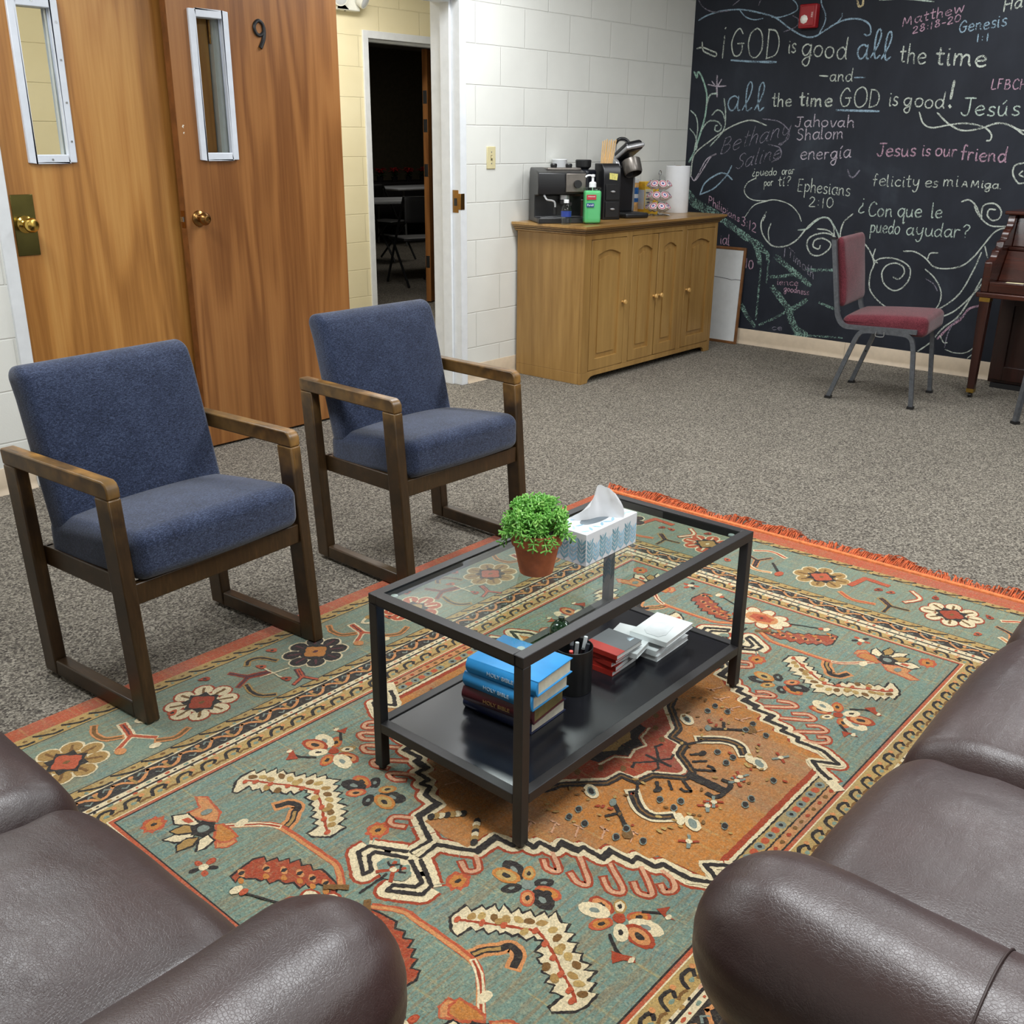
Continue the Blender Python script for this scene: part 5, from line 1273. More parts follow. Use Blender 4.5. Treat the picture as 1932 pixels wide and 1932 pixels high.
# ---------------------------------------------------------------- burgundy stacking chairs
m_burg = fabric('burgundy_weave', (62, 22, 29), (96, 38, 47), (130, 66, 74), 420)
m_cham = plain('charcoal_frame', (92, 95, 100), .38, .35, .1, nscale=60)
def stack_chair(label, loc, rz):
    t = thing('stacking_chair', label, 'chair', loc, rz, 'burgundy chairs near the piano')
    for sg in (-1, 1):
        x = sg * .232; fl = (1, 1)
        p = smooth([(x, -.20, .412), (x, -.05, .410), (x, .12, .407), (x, .185, .412), (x, .222, .455), (x, .238, .53), (x, .262, .68), (x, .292, .868)], 4)
        Mb().tube(p, .0165, 4).obj('back_frame', m_cham, t, ang=50)
        q = smooth([(x, -.222, .012), (x, -.205, .2), (x, -.19, .335), (x, -.165, .385), (x, -.11, .396), (x, .0, .396), (x, .07, .392), (x, .105, .365), (x, .14, .27), (x, .225, .012)], 4)
        c = [i for i, v in enumerate(q) if v.y < -.05]; k = c[-1] + 1
        Mb().tube(q[:k + 2], .016, 4).obj('leg', m_cham, t, ang=50); Mb().tube(q[k + 1:], .016, 4).obj('leg', m_cham, t, ang=50)
        for yy in (-.222, .225): Mb().box(x - .017, x + .017, yy - .017, yy + .017, 0, .014).obj('leg_glide', m_black, t)
        Mb().cyl(.006, 0, .012, 10, T(x - sg * .012, .162, .20, ry=PI / 2)).obj('stacking_bumper', m_black, t)
        Mb().tube(smooth([(x + sg * .018, -.035, .40), (x + sg * .022, -.035, .375), (x + sg * .022, .005, .375), (x + sg * .018, .005, .40)], 3), .003, 6).obj('ganging_loop', m_steel, t)
    Mb().tube([(-.232, .0, .388), (.232, .0, .388)], .01, 8).obj('cross_tube', m_cham, t)
    def sf(p):
        x, y, z = p; k = max(0, 1 - (x / .22) ** 2) * max(0, 1 - (y / .23) ** 2)
        if z > 0: z += .016 * k ** .6 + .012 * (-y) / .2
        if y < -.15 and z < 0: z -= .012
        return (x, y, z)
    Mb().rbox((0, -.02, .433), (.214, .225, .040), (.03, .035, .032), 14, sf).obj('seat', m_burg, t, ang=80)
    def bf(p):
        x, y, z = p
        w = 1 - .06 * math.cos(z * 10 + .6)
        if y < 0: y -= .016 * math.exp(-((z + .04) / .09) ** 2) * max(0, 1 - (x / .22) ** 2)
        return (x * w, y, z)
    Mb().rbox((0, 0, 0), (.212, .022, .185), (.02, .02, .04), 14, bf, T(0, .244, .69, rx=-math.radians(7.5))).obj('backrest', m_burg, t, ang=80)
    for sg in (-1, 1): Mb().box(sg * .232 - .0165, sg * .232 + .0165, .277, .311, .866, .874).obj('frame_cap', m_black, t)
    return t
stack_chair('burgundy padded stacking chair with grey frame in front of the chalkboard', (-.8525, -1.916, 0), math.radians(7.9))
stack_chair('burgundy stacking chair beside the piano, only its grey front leg showing', (-.894, -2.9925, 0), math.radians(150))
# ---------------------------------------------------------------- piano
m_pia = wood('mahogany_gloss', (38, 15, 10), (62, 27, 17), (86, 42, 27), 'y', 5, .12, 3, .22, 70, .35, .8, 2, .6)
m_pial = wood('mahogany_leg', (30, 12, 9), (48, 20, 14), (64, 30, 21), 'z', 5, .12, 3, .28, 70, .3, .8, 3, .6)
PY0, PY1 = -2.285, -3.74
t = thing('upright_piano', 'mahogany upright piano standing against the chalkboard wall', 'piano', (-.16, (PY0 + PY1) / 2, 0)); oy = (PY0 + PY1) / 2
def LP(m): m.v = [(p[0] + .16, p[1] - oy, p[2]) for p in m.v]; return m
cheek = [(-.575, .592), (-.575, .748), (-.56, .758), (-.535, .76), (-.515, .765), (-.50, .782), (-.485, .806), (-.455, .815), (-.435, .822), (-.43, .848), (-.40, .856), (-.375, .862), (-.365, .885), (-.345, .905), (-.315, .918), (-.295, .945), (-.287, .985), (-.025, .985), (-.025, .592)]
for y in (PY0, PY1 + .04): LP(Mb().prism(cheek, -y, -(y - .04), 'y', Matrix.Diagonal((1, -1, 1, 1)))).obj('side_arm', m_pia, t, bev=.004)
LP(Mb().box(-.60, -.03, PY1 - .012, PY0 + .012, .565, .592)).obj('key_bed', m_pia, t, bev=.005)
LP(Mb().box(-.575, -.545, PY1 + .041, PY0 - .041, .592, .648)).obj('key_slip', m_pia, t, bev=.004)
LP(Mb().box(-.544, -.40, PY1 + .041, PY0 - .041, .592, .640)).obj('key_shelf', m_pia, t, bev=.002)
LP(Mb().prism([(-.43, .64), (-.40, .64), (-.32, .79), (-.335, .80)], -(PY0 - .041), -(PY1 + .041), 'y', Matrix.Diagonal((1, -1, 1, 1)))).obj('fallboard', m_pia, t, bev=.004)
LP(Mb().box(-.335, -.03, PY1 + .041, PY0 - .041, .80, .815)).obj('music_shelf', m_pia, t, bev=.003)
LP(Mb().prism([(-.27, .816), (-.25, .816), (-.22, .985), (-.24, .985)], -(PY0 - .041), -(PY1 + .041), 'y', Matrix.Diagonal((1, -1, 1, 1)))).obj('music_desk', m_pia, t, bev=.003)
LP(Mb().box(-.315, -.02, PY1 - .015, PY0 + .015, .986, 1.006)).obj('lid', m_pia, t, bev=.006)
LP(Mb().box(-.19, -.03, PY1 + .01, PY0 - .01, .03, .564)).obj('lower_case', m_pial, t, bev=.004)
pn = Mb(); pn.box(-.205, -.1905, PY1 + .02, PY1 + .09, .05, .55); pn.box(-.205, -.1905, PY0 - .09, PY0 - .02, .05, .55); pn.box(-.205, -.1905, PY1 + .09, PY0 - .09, .05, .13); pn.box(-.205, -.1905, PY1 + .09, PY0 - .09, .48, .55)
LP(pn).obj('panel_frame', m_pial, t, bev=.003)
LP(Mb().box(-.20, -.02, PY1 + .03, PY0 - .03, 0, .029)).obj('toe_block', m_black, t)
for y in (PY0 - .03, PY1 + .03):
    lg = Mb(); a, c = .027, .019
    lg.add([(-.545 - a, y - a, .564), (-.545 + a, y - a, .564), (-.545 + a, y + a, .564), (-.545 - a, y + a, .564), (-.545 - c, y - c, .05), (-.545 + c, y - c, .05), (-.545 + c, y + c, .05), (-.545 - c, y + c, .05)], [(0, 1, 2, 3), (7, 6, 5, 4), (0, 4, 5, 1), (1, 5, 6, 2), (2, 6, 7, 3), (3, 7, 4, 0)])
    l_ = LP(lg).obj('leg', m_pial, t, bev=.003)
    LP(Mb().box(-.545 - a - .001, -.545 + a + .001, y - a - .001, y + a + .001, .54, .5645)).obj('brass_collar', m_brass, l_)
    LP(Mb().box(-.545 - c - .001, -.545 + c + .001, y - c - .001, y + c + .001, .03, .052)).obj('brass_ferrule', m_brass, l_)
    LP(Mb().cyl(.014, -.008, .008, 16, T(-.545, y, .0145, rx=PI / 2))).obj('caster', m_black, l_)
m_note = plain('cream_paper', (232, 222, 178), .7, var=.02)
o = Mb().box(-.04, .04, -.045, .045, 0, .0012).obj('paper_card', m_note, None, loc=(-.49, -2.43, .6405), rot=(0, 0, .05)); tag(o, 'small cream card lying on the piano key shelf', 'card')
# ---------------------------------------------------------------- framed whiteboard leaning in the corner
m_wb = plain('whiteboard_face', (214, 216, 216), .3, var=.02); m_wbf = plain('whiteboard_wood_frame', (120, 80, 46), .5, var=.12)
t = thing('whiteboard', 'framed whiteboard leaning on the chalkboard wall beside the sideboard', 'whiteboard', (-.055, -.31, 0), 0)
tm = T(0, 0, 0, ry=math.radians(3.2))
Mb().box(-.008, .004, -.222, .212, .018, .645, tm).obj('board', m_wb, t)
f = Mb(); f.box(-.012, .008, -.236, -.222, 0, .662, tm); f.box(-.012, .008, .212, .226, 0, .662, tm); f.box(-.012, .008, -.222, .212, 0, .018, tm); f.box(-.012, .008, -.222, .212, .645, .662, tm)
f.obj('frame', m_wbf, t, bev=.002)
Mb().tube([tm @ Vector((-.0085, p[0], p[1])) for p in ((.20, .462), (.05, .456), (-.05, .452), (-.12, .446), (-.15, .440), (-.18, .446), (-.222, .444))], .0016, 6).obj('marker_line', plain('marker_ink', (70, 66, 80), .6), t)
# ---------------------------------------------------------------- on the coffee table
m_terra = plain('terracotta', (178, 100, 62), .75, var=.1, nscale=30, bump=.15, bscale=200)
m_soil = plain('potting_soil', (52, 40, 30), .95, var=.3, nscale=200)
def leafmat():
    t = NT('succulent_green'); co = t.coord(); n = t.noise(co, 55, 2)
    t.base(t.ramp(n, [(.3, (84, 150, 58)), (.55, (124, 186, 84)), (.75, (170, 214, 120))])); t.set(Roughness=.45); return t.m
m_leaf = leafmat()
PX, PY = -4.893, -2.716
t = thing('potted_plant', 'small bushy green plant in a terracotta pot on the glass coffee table', 'plant', (PX, PY, GLZ))
Mb().lathe([(r_ * 1.12, z_) for r_, z_ in [(.030, 0), (.0335, .001), (.0455, .068), (.046, .070), (.0505, .070), (.0535, .099), (.0515, .102), (.049, .100), (.045, .075), (.0, .075)]], 40, cap=False).obj('pot', m_terra, t, ang=30)
Mb().lathe([(.0525, .084), (.0, .087)], 24, cap=False).obj('soil', m_soil, t)
random.seed(11)
fo = Mb()
for i in range(135):
    an = random.uniform(0, 2 * PI); rr = math.sqrt(random.random()); el = rr
    tipr = .078 * rr; tipz = .098 + .068 * math.sqrt(max(0, 1 - (rr * .95) ** 2)) * random.uniform(.62, 1.15) - .045 * max(0, rr - .75) / .25 * random.uniform(.3, 1.2)
    b0 = Vector((.02 * rr * math.cos(an), .02 * rr * math.sin(an), .088)); tip = Vector((tipr * math.cos(an), tipr * math.sin(an), tipz))
    mid = (b0 + tip) / 2 + Vector((0, 0, .018)); st = smooth([b0, mid, tip], 3)
    fo.tube(st, .0011, 5)
    d0 = (st[-1] - st[-2]).normalized()
    for k in range(3):
        base = st[-1 - k]
        for q in range(4):
            a2 = q * PI / 2 + k * .8 + random.uniform(-.3, .3)
            side = d0.orthogonal(); side.rotate(Matrix.Rotation(a2, 3, d0))
            dr = (side * .8 + d0 * random.uniform(.3, .8)).normalized(); L = random.uniform(.010, .016)
            fo.tube([base, base + dr * L * .5 + Vector((0, 0, .0006)), base + dr * L], [.0010, .0016, .0021], 5)
fo.obj('foliage', m_leaf, t, weld=0, ang=60)
# tissue box
def tissue_print():
    t = NT('leaf_print_card'); t.base((228, 230, 234)); t.set(Roughness=.55); return t.m
m_card = tissue_print(); m_lf1 = plain('print_teal', (122, 166, 182), .55, var=.12, nscale=40); m_lf2 = plain('print_sky', (158, 200, 222), .55, var=.1, nscale=40)
BX, BY, BZ = .202, .098, .078
t = thing('tissue_box', 'white tissue box with blue leaf print and a pulled tissue', 'tissue box', (-4.700, -2.735, GLZ), math.radians(0.5))
Mb().box(-BX / 2, BX / 2, -BY / 2, BY / 2, 0, BZ).obj('carton', m_card, t, bev=.0012)
def sprig(m, P, s, n=5):
    """stem with paired leaves; P maps (across, up) to a point on a face"""
    m.add([P(-.0009 * 1, 0), P(.0009, 0), P(.0009, s), P(-.0009, s)], [(0, 1, 2, 3)])
    for k in range(n):
        y = s * (.08 + .86 * k / n)
        for sg in (-1, 1):
            w_ = .0045; L = .017
            pts = [(0, y), (sg * .004, y + .001), (sg * .0105, y + .007), (sg * .0125, y + .016), (sg * .0085, y + .0135), (sg * .003, y + .0065)]
            pts = [p for p in pts]
            if y + .016 > s + .012: continue
            m.add([P(*p) for p in pts], [tuple(range(6))])
random.seed(5)
l1, l2 = Mb(), Mb()
e = .0004
for i in range(8):
    u = -BX / 2 + .014 + i * .0248; (sprig)(l1 if i % 2 == 0 else l2, lambda a, b, u=u: (u + a, -BY / 2 - e, .002 + b), BZ - .018 if i % 2 == 0 else BZ - .03, 5 if i % 2 == 0 else 4)
for i in range(4):
    u = -BY / 2 + .013 + i * .0245; sprig(l1 if i % 2 == 0 else l2, lambda a, b, u=u: (-BX / 2 - e, u + a, .002 + b), BZ - .016, 5)
for i in range(9):
    for j in range(3):
        cx, cy, an = -BX / 2 + .016 + i * .0215, -BY / 2 + .016 + j * .033, random.uniform(-.5, .5) + (0.5 if (i + j) % 2 else -.6)
        ca, sa = math.cos(an), math.sin(an)
        if abs(cx) < .055 and abs(cy) < .02: continue
        pts = [(-.012, 0), (-.004, .0038), (.006, .003), (.013, 0), (.006, -.003), (-.004, -.0036)]
        l2.add([(max(-BX / 2 + .001, min(BX / 2 - .001, cx + a * ca - b * sa)), max(-BY / 2 + .001, min(BY / 2 - .001, cy + a * sa + b * ca)), BZ + e) for a, b in pts], [tuple(range(6))])
k_ = len(l1.v); l1.v += l2.v; l1.f += [tuple(i + k_ for i in q) for q in l2.f]; l1.mi += [1] * len(l2.f)
l1.obj('leaf_print', [m_lf1, m_lf2], t, weld=0)
Mb().lathe([(.05, 0), (0, .0002)], 28, T(0, 0, BZ + .0003) @ Matrix.Diagonal((1.1, .42, 1, 1)), cap=False).obj('opening', plain('carton_slot', (120, 130, 138), .8), t)
m_tis = plain('tissue_paper', (236, 236, 238), .9, var=.015); m_tis.node_tree.nodes['Principled BSDF'].inputs['Subsurface Weight'].default_value = 0.0
tt_ = m_tis.node_tree; _o = tt_.nodes['Material Output']; _mx = tt_.nodes.new('ShaderNodeMixShader'); _tl = tt_.nodes.new('ShaderNodeBsdfTranslucent'); _tl.inputs[0].default_value = (.9, .9, .92, 1); _mx.inputs[0].default_value = .45
tt_.links.new(tt_.nodes['Principled BSDF'].outputs[0], _mx.inputs[1]); tt_.links.new(_tl.outputs[0], _mx.inputs[2]); tt_.links.new(_mx.outputs[0], _o.inputs[0])
ts = Mb(); nu, nv = 28, 18; vs = []
for j in range(nv + 1):
    v = j / nv
    for i in range(nu + 1):
        u = i / nu * 2 - 1
        half = .066 + .004 * math.sin(PI * v) - .034 * v ** 1.3
        x = u * half + .010 * v
        edge = 1 - .50 * max(0, -u) ** 1.2 - .36 * max(0, u - .35) ** 1.0
        h = .086 * v * edge
        y = (.007 + .016 * v) * math.sin(u * 4.2 + 2.2 * v + .4) * (1 - .3 * v) + .006 * math.sin(9 * u + 3 * v) * v - .012 * v
        vs.append((x, y, BZ - .003 + h))
vs = [(x * .78 + y * .62, -x * .62 + y * .78, z) for x, y, z in vs]
ts.add(vs, [(j * (nu + 1) + i, j * (nu + 1) + i + 1, (j + 1) * (nu + 1) + i + 1, (j + 1) * (nu + 1) + i) for j in range(nv) for i in range(nu)])
ts.obj('tissue', m_tis, t, ang=80)
# ---------------------------------------------------------------- books and other things on the lower shelf
m_page = plain('page_edges', (226, 218, 198), .85, var=.04, nscale=90)
m_oldpage = plain('gilt_page_edges', (128, 114, 72), .6, var=.1, nscale=60)
m_wpage = plain('white_page_edges', (226, 228, 228), .8, var=.03, nscale=90)
def book(label, loc, rz, L, D, H, cover, pages, group, spine_txt=None, txtm=None, spine_col=None, cv=.0022, name='book', soft=False, cat='book', lines=False):
    """lies flat; spine along the -X side, L runs along Y, D along X"""
    t = thing(name, label, cat, loc, rz, group)
    c = Mb(); c.box(0, D, 0, L, 0, cv); c.box(0, D, 0, L, H - cv, H)
    n = 8; r_ = min(.008, H * .35) if not soft else .001
    prof = [(-r_ * math.sin(PI * i / n), H * i / n) for i in range(n + 1)]
    poly = prof + [(cv, H), (cv, 0)]
    c.prism(poly, 0, L, 'y')
    c.obj('cover', cover, t, bev=.0006, ang=30)
    pg = .0025 if soft else .004
    Mb().box(cv, D - pg, pg, L - pg, cv, H - cv).obj('pages', pages, t)
    if spine_txt:
        text_part('spine_lettering', spine_txt, H * .36, txtm, t, Matrix.Translation((-r_ * 1.02 - .0004, L * .5, H * .5)) @ Matrix(((0, 0, -1, 0), (-1, 0, 0, 0), (0, 1, 0, 0), (0, 0, 0, 1))), sx=1.05)
    return t
m_bibl = plain('bright_blue_cover', (48, 150, 222), .45, var=.04); m_bibl2 = plain('mid_blue_cover', (48, 140, 204), .45, var=.05)
m_mar = plain('maroon_leather_cover', (74, 22, 30), .4, var=.08, bump=.1); m_nav = plain('navy_cover', (24, 34, 72), .45, var=.06)
m_wtx = plain('pale_foil', (196, 214, 226), .4); m_gtx = plain('dull_gold_foil', (150, 120, 72), .4)
zz = SHZ + .0002
stk = [(('navy book under the maroon Bible, lowest of the stack on the shelf'), -5.034, -2.826, 3, .19, .132, .030, m_nav, m_page, None, None), ('maroon Bible with gilt page edges in the middle of the shelf stack', -5.037, -2.836, 7, .19, .128, .036, m_mar, m_oldpage, 'HOLY BIBLE', m_gtx),
       ('blue Bible under another blue one, resting on the maroon Bible', -5.044, -2.838, 4, .19, .138, .036, m_bibl2, m_page, 'HOLY BIBLE', m_wtx), ('bright blue Bible on top of the stack, under the table corner', -5.038, -2.846, 5.5, .19, .138, .036, m_bibl, m_page, 'HOLY BIBLE', m_wtx)]
for lb, x, y, an, L, D, H, cm_, pm, tx, tm_ in stk:
    b_ = book(lb, (x, y, zz), math.radians(an), L, D, H, cm_, pm, 'Bibles stacked on the table shelf', tx, tm_); zz += H + .0003
text_part('cover_lettering', 'HOLY BIBLE', .012, m_wtx, b_, Matrix.Translation((.07, .12, .0362)) @ Euler((0, 0, -PI / 2)).to_matrix().to_4x4())
# pen cup
t = thing('pen_cup', 'black pen cup on the table shelf between the Bibles and red booklets', 'cup', (-4.812, -2.768, SHZ))
Mb().lathe([(.0, .002), (.042, .002), (.0435, .0), (.0445, .001), (.0455, .112), (.0445, .113), (.0435, .112), (.0425, .005), (.0, .005)], 32, cap=False).obj('body', m_black, t)
pens = [('white marker pen leaning in the black pen cup', (.018, -.006), (.030, -.012), .128, (226, 226, 224), (214, 216, 220)), ('clear capped white pen beside the marker in the pen cup', (.008, -.016), (.020, -.026), .118, (206, 210, 216), (60, 62, 70)), ('black pen in the pen cup, nearest the table edge', (-.006, -.018), (-.004, -.030), .116, (24, 24, 28), (24, 24, 28)), ('black and silver pen in the pen cup', (.004, .002), (.002, -.008), .122, (30, 30, 34), (176, 178, 182)), ('red pen leaning left in the pen cup', (-.016, -.002), (-.026, -.012), .112, (196, 52, 36), (196, 52, 36)), ('tall dark pen at the back of the cup', (.012, .016), (.022, .024), .135, (38, 40, 48), (120, 122, 128))]
for k, (lb, a, c, h, c1, c2) in enumerate(pens):
    o = thing('pen', lb, 'pen', (-4.812, -2.768, SHZ), 0, 'pens in the pen cup')
    p0, p1 = Vector((a[0] * .6, a[1] * .6, .006)), Vector((c[0], c[1], h)); d = p1 - p0
    Mb().tube([p0, p0 + d * .72], .0042, 10).obj('barrel', plain('pen_barrel', c1, .35), o)
    Mb().tube([p0 + d * .722, p1], .0047, 10).obj('cap', plain('pen_cap', c2, .35), o)
# dark green glass float in front of the cup, seen through the table top
m_gg = plain('dark_green_glass', (14, 44, 38), .06, var=.1, coat=.6)
t = thing('glass_float', 'dark green glass ball on the table shelf, seen through the glass top', 'ornament', (-4.645, -2.60, SHZ))
Mb().ball((0, 0, .031), .0305, n=24, m=16).obj('ball', m_gg, t); Mb().cyl(.008, .060, .070, 14).obj('stopper', m_black, t)
# red and grey booklets
m_bred = plain('booklet_red', (172, 44, 34), .5, var=.05); m_bgrey = plain('booklet_grey', (92, 94, 98), .5, var=.04); m_bpg = m_wpage
zz = SHZ + .0002; random.seed(21)
rb = [('lowest', -4.707, -2.808, 2), ('second from bottom', -4.701, -2.813, 5), ('third from bottom', -4.71, -2.806, -4), ('second from top', -4.706, -2.816, 3), ('topmost', -4.711, -2.822, 1)]
for k, (nm, x, y, an) in enumerate(rb):
    H = .0125
    lb = 'red and grey booklet, %s of the stack behind the pen cup' % nm
    t = thing('booklet', lb, 'booklet', (x, y, zz), math.radians(an), 'red and grey booklets on the shelf')
    Mb().box(.0015, .1075, .001, .099, .0009, H - .0009).obj('pages', m_bpg, t)
    c = Mb(); c.box(0, .034, 0, .1, 0, .0009); c.box(0, .034, 0, .1, H - .0009, H); c.box(-.0004, .0008, 0, .1, 0, H); c.obj('red_cover', m_bred, t)
    c = Mb(); c.box(.034, .109, 0, .1, 0, .0009); c.box(.034, .109, 0, .1, H - .0009, H); c.obj('grey_cover', m_bgrey, t)
    if k == 4:
        tr_ = Mb()
        for i in range(5): tr_.prism([(.085 + .004 * i, .020), (.0885 + .004 * i, .020), (.0868 + .004 * i, .020 + [.01, .014, .017, .013, .009][i])], H + .0002, H + .0005, 'z')
        tr_.obj('emblem', m_wtx, t)
    zz += H + .0002
# white booklets with a card on top
m_wcov = plain('white_booklet_cover', (224, 228, 230), .45, var=.015); m_ink = plain('violet_ink_drawing', (160, 164, 206), .6, var=.1, nscale=80)
zz = SHZ + .0002
wb = [('lowest white booklet of the pile near the table end', -4.572, -2.848, 2, .0145), ('white booklet second from the bottom of the pile near the table end', -4.575, -2.845, 3, .0145), ('white booklet with a violet sketch on its cover, pushed to the left', -4.640, -2.832, 12, .013), ('white booklet on top of the pile, under the small card', -4.562, -2.866, 4, .013)]
for k, (lb, x, y, an, H) in enumerate(wb):
    t = thing('booklet', lb, 'booklet', (x, y, zz), math.radians(an), 'white booklets on the shelf')
    Lx, Ly = (.155, .105) if k < 2 else (.14, .105)
    Mb().box(.002, Lx - .0015, .0015, Ly - .0015, .0008, H - .0008).obj('pages', m_wpage, t)
    c = Mb(); c.box(0, Lx, 0, Ly, 0, .0008); c.box(0, Lx, 0, Ly, H - .0008, H); c.box(-.0004, .0008, 0, Ly, 0, H); c.obj('cover', m_wcov, t)
    if k == 2:
        d = Mb()
        for i in range(7):
            P = smooth([Vector((.03 + random.uniform(-.018, .024), .06 + random.uniform(-.025, .03), H + .0005)) for _ in range(5)], 5); d.tube(P, .0009, 4)
        d.obj('cover_sketch', m_ink, t)
    zz += H + .0002
t = thing('paper_card', 'small off white card lying on the topmost white booklet', 'card', (-4.548, -2.845, zz + .0002), math.radians(8))
Mb().prism([(.0, .012), (.02, .0), (.075, .004), (.085, .03), (.07, .055), (.02, .06), (.002, .045)], 0, .0008, 'z').obj('sheet', plain('card_stock', (214, 217, 220), .5), t)
# ---------------------------------------------------------------- on the sideboard
m_blk2 = plain('appliance_black', (24, 24, 27), .32, var=.05); m_sil = plain('brushed_silver', (186, 186, 188), .32, .55, .05); m_dkm = plain('dark_steel_panel', (120, 114, 108), .32, .6, .08)
t = thing('espresso_machine', 'black espresso machine with steam wand at the left end of the sideboard', 'coffee machine', (-1.70, -.205, CZ), math.radians(-37))
hx = .14
b = Mb(); b.prism([(-.10, .028), (-.10, .0), (.12, 0), (.12, .275), (.10, .30), (-.05, .285), (-.10, .275), (-.11, .20), (-.10, .155), (-.02, .15), (-.02, .028)][::1], -hx, hx, 'x'); b.obj('body', m_blk2, t, bev=.006)
Mb().box(-hx, hx, -.135, -.1005, 0, .03).obj('drip_tray', m_black, t, bev=.004)
Mb().box(-.125, .02, -.13, -.105, .0302, .034).obj('drip_grate', m_grey, t)
Mb().box(.02, .137, -.121, -.109, .17, .272).obj('control_panel', m_dkm, t, bev=.004)
Mb().cyl(.022, 0, .02, 24, T(.085, -.121, .215, rx=PI / 2)).obj('steam_dial', m_black, t)
Mb().cyl(.028, .128, .152, 24, T(.03, -.055, 0)).obj('group_head', m_sil, t)
pf = Mb(); pf.cyl(.031, .105, .127, 24, T(.03, -.055, 0)); pf.tube([(.03, -.09, .115), (.035, -.16, .108)], .011, 10); pf.obj('portafilter', m_black, t)
Mb().tube(smooth([(-.10, -.085, .15), (-.10, -.105, .148), (-.09, -.12, .13), (-.06, -.125, .125), (-.045, -.128, .11), (-.045, -.13, .06)], 4), .0055, 8).obj('steam_wand', m_sil, t)
Mb().tube([(-.045, -.13, .09), (-.045, -.13, .05)], .010, 10).obj('wand_grip', m_black, t)
Mb().rbox((.03, .02, .292), (.10, .055, .008), .006, 6).obj('cup_warmer', m_dkm, t)
for kx in (-.02, .07): Mb().lathe([(.018, .30), (.02, .315), (.016, .322)], 18, T(kx, .02, 0)).obj('top_knob', m_black, t)
# bean grinder, dark, behind the sanitizer
t = thing('coffee_grinder', 'black coffee grinder with a brown hopper between espresso machine and pod drawers', 'grinder', (-1.40, -.16, CZ))
Mb().rbox((0, 0, .20), (.05, .07, .085), .018, 10).obj('body', plain('navy_black_plastic', (20, 22, 30), .35), t, ang=60)
Mb().cyl(.055, .0, .018, 28).obj('base', m_black, t, bev=.003)
Mb().cyl(.043, .0185, .11, 28).obj('grounds_container', plain('smoky_brown_plastic', (64, 48, 40), .15), t)
Mb().cyl(.048, .1105, .116, 28).obj('collar', m_sil, t)
Mb().lathe([(.030, .285), (.046, .30), (.048, .335), (.044, .34)], 28).obj('hopper', m_black, t)
# white paper cups behind it
m_wpl = plain('white_plastic', (226, 228, 230), .4, var=.01)
t = thing('paper_cup', 'white paper cup standing behind the espresso machine against the wall', 'cup', (-1.50, -.058, CZ)); Mb().lathe([(.033, 0), (.045, .335), (.047, .338), (.046, .342), (.0, .342)], 24, cap=False).obj('cup', m_wpl, t)
# pod drawers with stir sticks
t = thing('pod_drawer_tower', 'black drawer tower for coffee pods with wooden stirrers on top', 'drawer tower', (-1.30, -.27, CZ), math.radians(-25))
b = Mb(); w2, d2, h2 = .058, .062, .32
b.prism([(-d2, 0), (d2, 0), (d2, h2), (-.03, h2), (-d2 + .008, h2 - .03), (-d2, h2 - .09)], -w2, w2, 'x'); b.obj('case', m_blk2, t, bev=.004)
for i in range(2):
    dr = Mb().box(-.046, .046, -d2 - .009, -d2 - .0005, .014 + i * .1, .104 + i * .1).obj('drawer', m_black, t, bev=.002)
    Mb().lathe([(.012, 0), (.010, .008), (.0, .010)], 14, T(0, -d2 - .009, .062 + i * .1, rx=PI / 2) @ Matrix.Diagonal((1.3, .5, 1, 1)), cap=False).obj('pull', m_sil, dr)
Mb().prism([(-.022, .232), (.03, .226), (.034, .262), (-.02, .268)], -d2 - .0012, -d2 + .012, 'y').obj('label', plain('yellow_label', (214, 206, 120), .5, var=.1, nscale=90), t)
m_stick = plain('birch_stick', (222, 184, 128), .6, var=.05)
o = Mb()
for k in range(9):
    x = -.036 + .0088 * k; a = (k - 2) * .02
    s_ = thing('stir_stick', 'pale wooden stirrer in the bundle standing on the black drawer tower', 'stirrer', (-1.313 + x * .8, -.268 - x * .55, CZ + h2 + .0005), 0, 'wooden stirrers on the pod drawers')
    Mb().box(-.0036, .0036, -.0016, .0016, 0, .125 + .006 * ((k * 7) % 3), T(0, 0, 0, ry=.16 + a * .5, rx=-.04 + .03 * (k % 3))).obj('stick', m_stick, s_)
# single serve brewer with its lid up
t = thing('single_serve_brewer', 'black and silver single cup coffee brewer with its lid raised', 'coffee machine', (-1.055, -.225, CZ), math.radians(-22))
Mb().rbox((.0, -.02, .016), (.085, .14, .016), .012, 8).obj('base', m_black, t, ang=60)
Mb().prism([(-.02, .03), (.115, .03), (.12, .30), (.02, .34), (-.03, .30)], -.075, .05, 'x').obj('column', m_blk2, t, bev=.008)
Mb().rbox((-.075, .05, .19), (.012, .075, .15), .010, 6).obj('side_panel', m_sil, t, ang=60)
Mb().rbox((.062, .05, .17), (.012, .06, .14), .010, 6).obj('side_panel', m_grey, t, ang=60)
tm = T(.01, -.055, .305, rx=math.radians(-28))
Mb().lathe([(.05, -.055), (.056, -.045), (.058, .03), (.052, .034), (.046, .02), (.04, -.02), (0, -.03)], 28, tm, cap=False).obj('pod_holder', m_dkm, t, ang=50)
tm = T(.0, -.012, .368, rx=math.radians(-24), ry=math.radians(-10))
Mb().rbox((0, -.03, .015), (.062, .085, .030), .022, 12, None, tm).obj('lid', m_blk2, t, ang=60)
Mb().rbox((0, -.035, .006), (.066, .088, .013), .012, 12, None, tm).obj('lid_band', m_sil, t, ang=60)
hd = smooth([(-.045, .055, .345), (-.045, .06, .42), (-.035, .04, .452), (.0, .03, .455), (.025, .02, .435), (.03, .0, .40)], 4)
Mb().box(-.03, .03, .02, .06, .30, .372).obj('hinge_arm', m_black, t, bev=.004)
Mb().tube(hd, .011, 10).obj('lid_handle', m_sil, t)
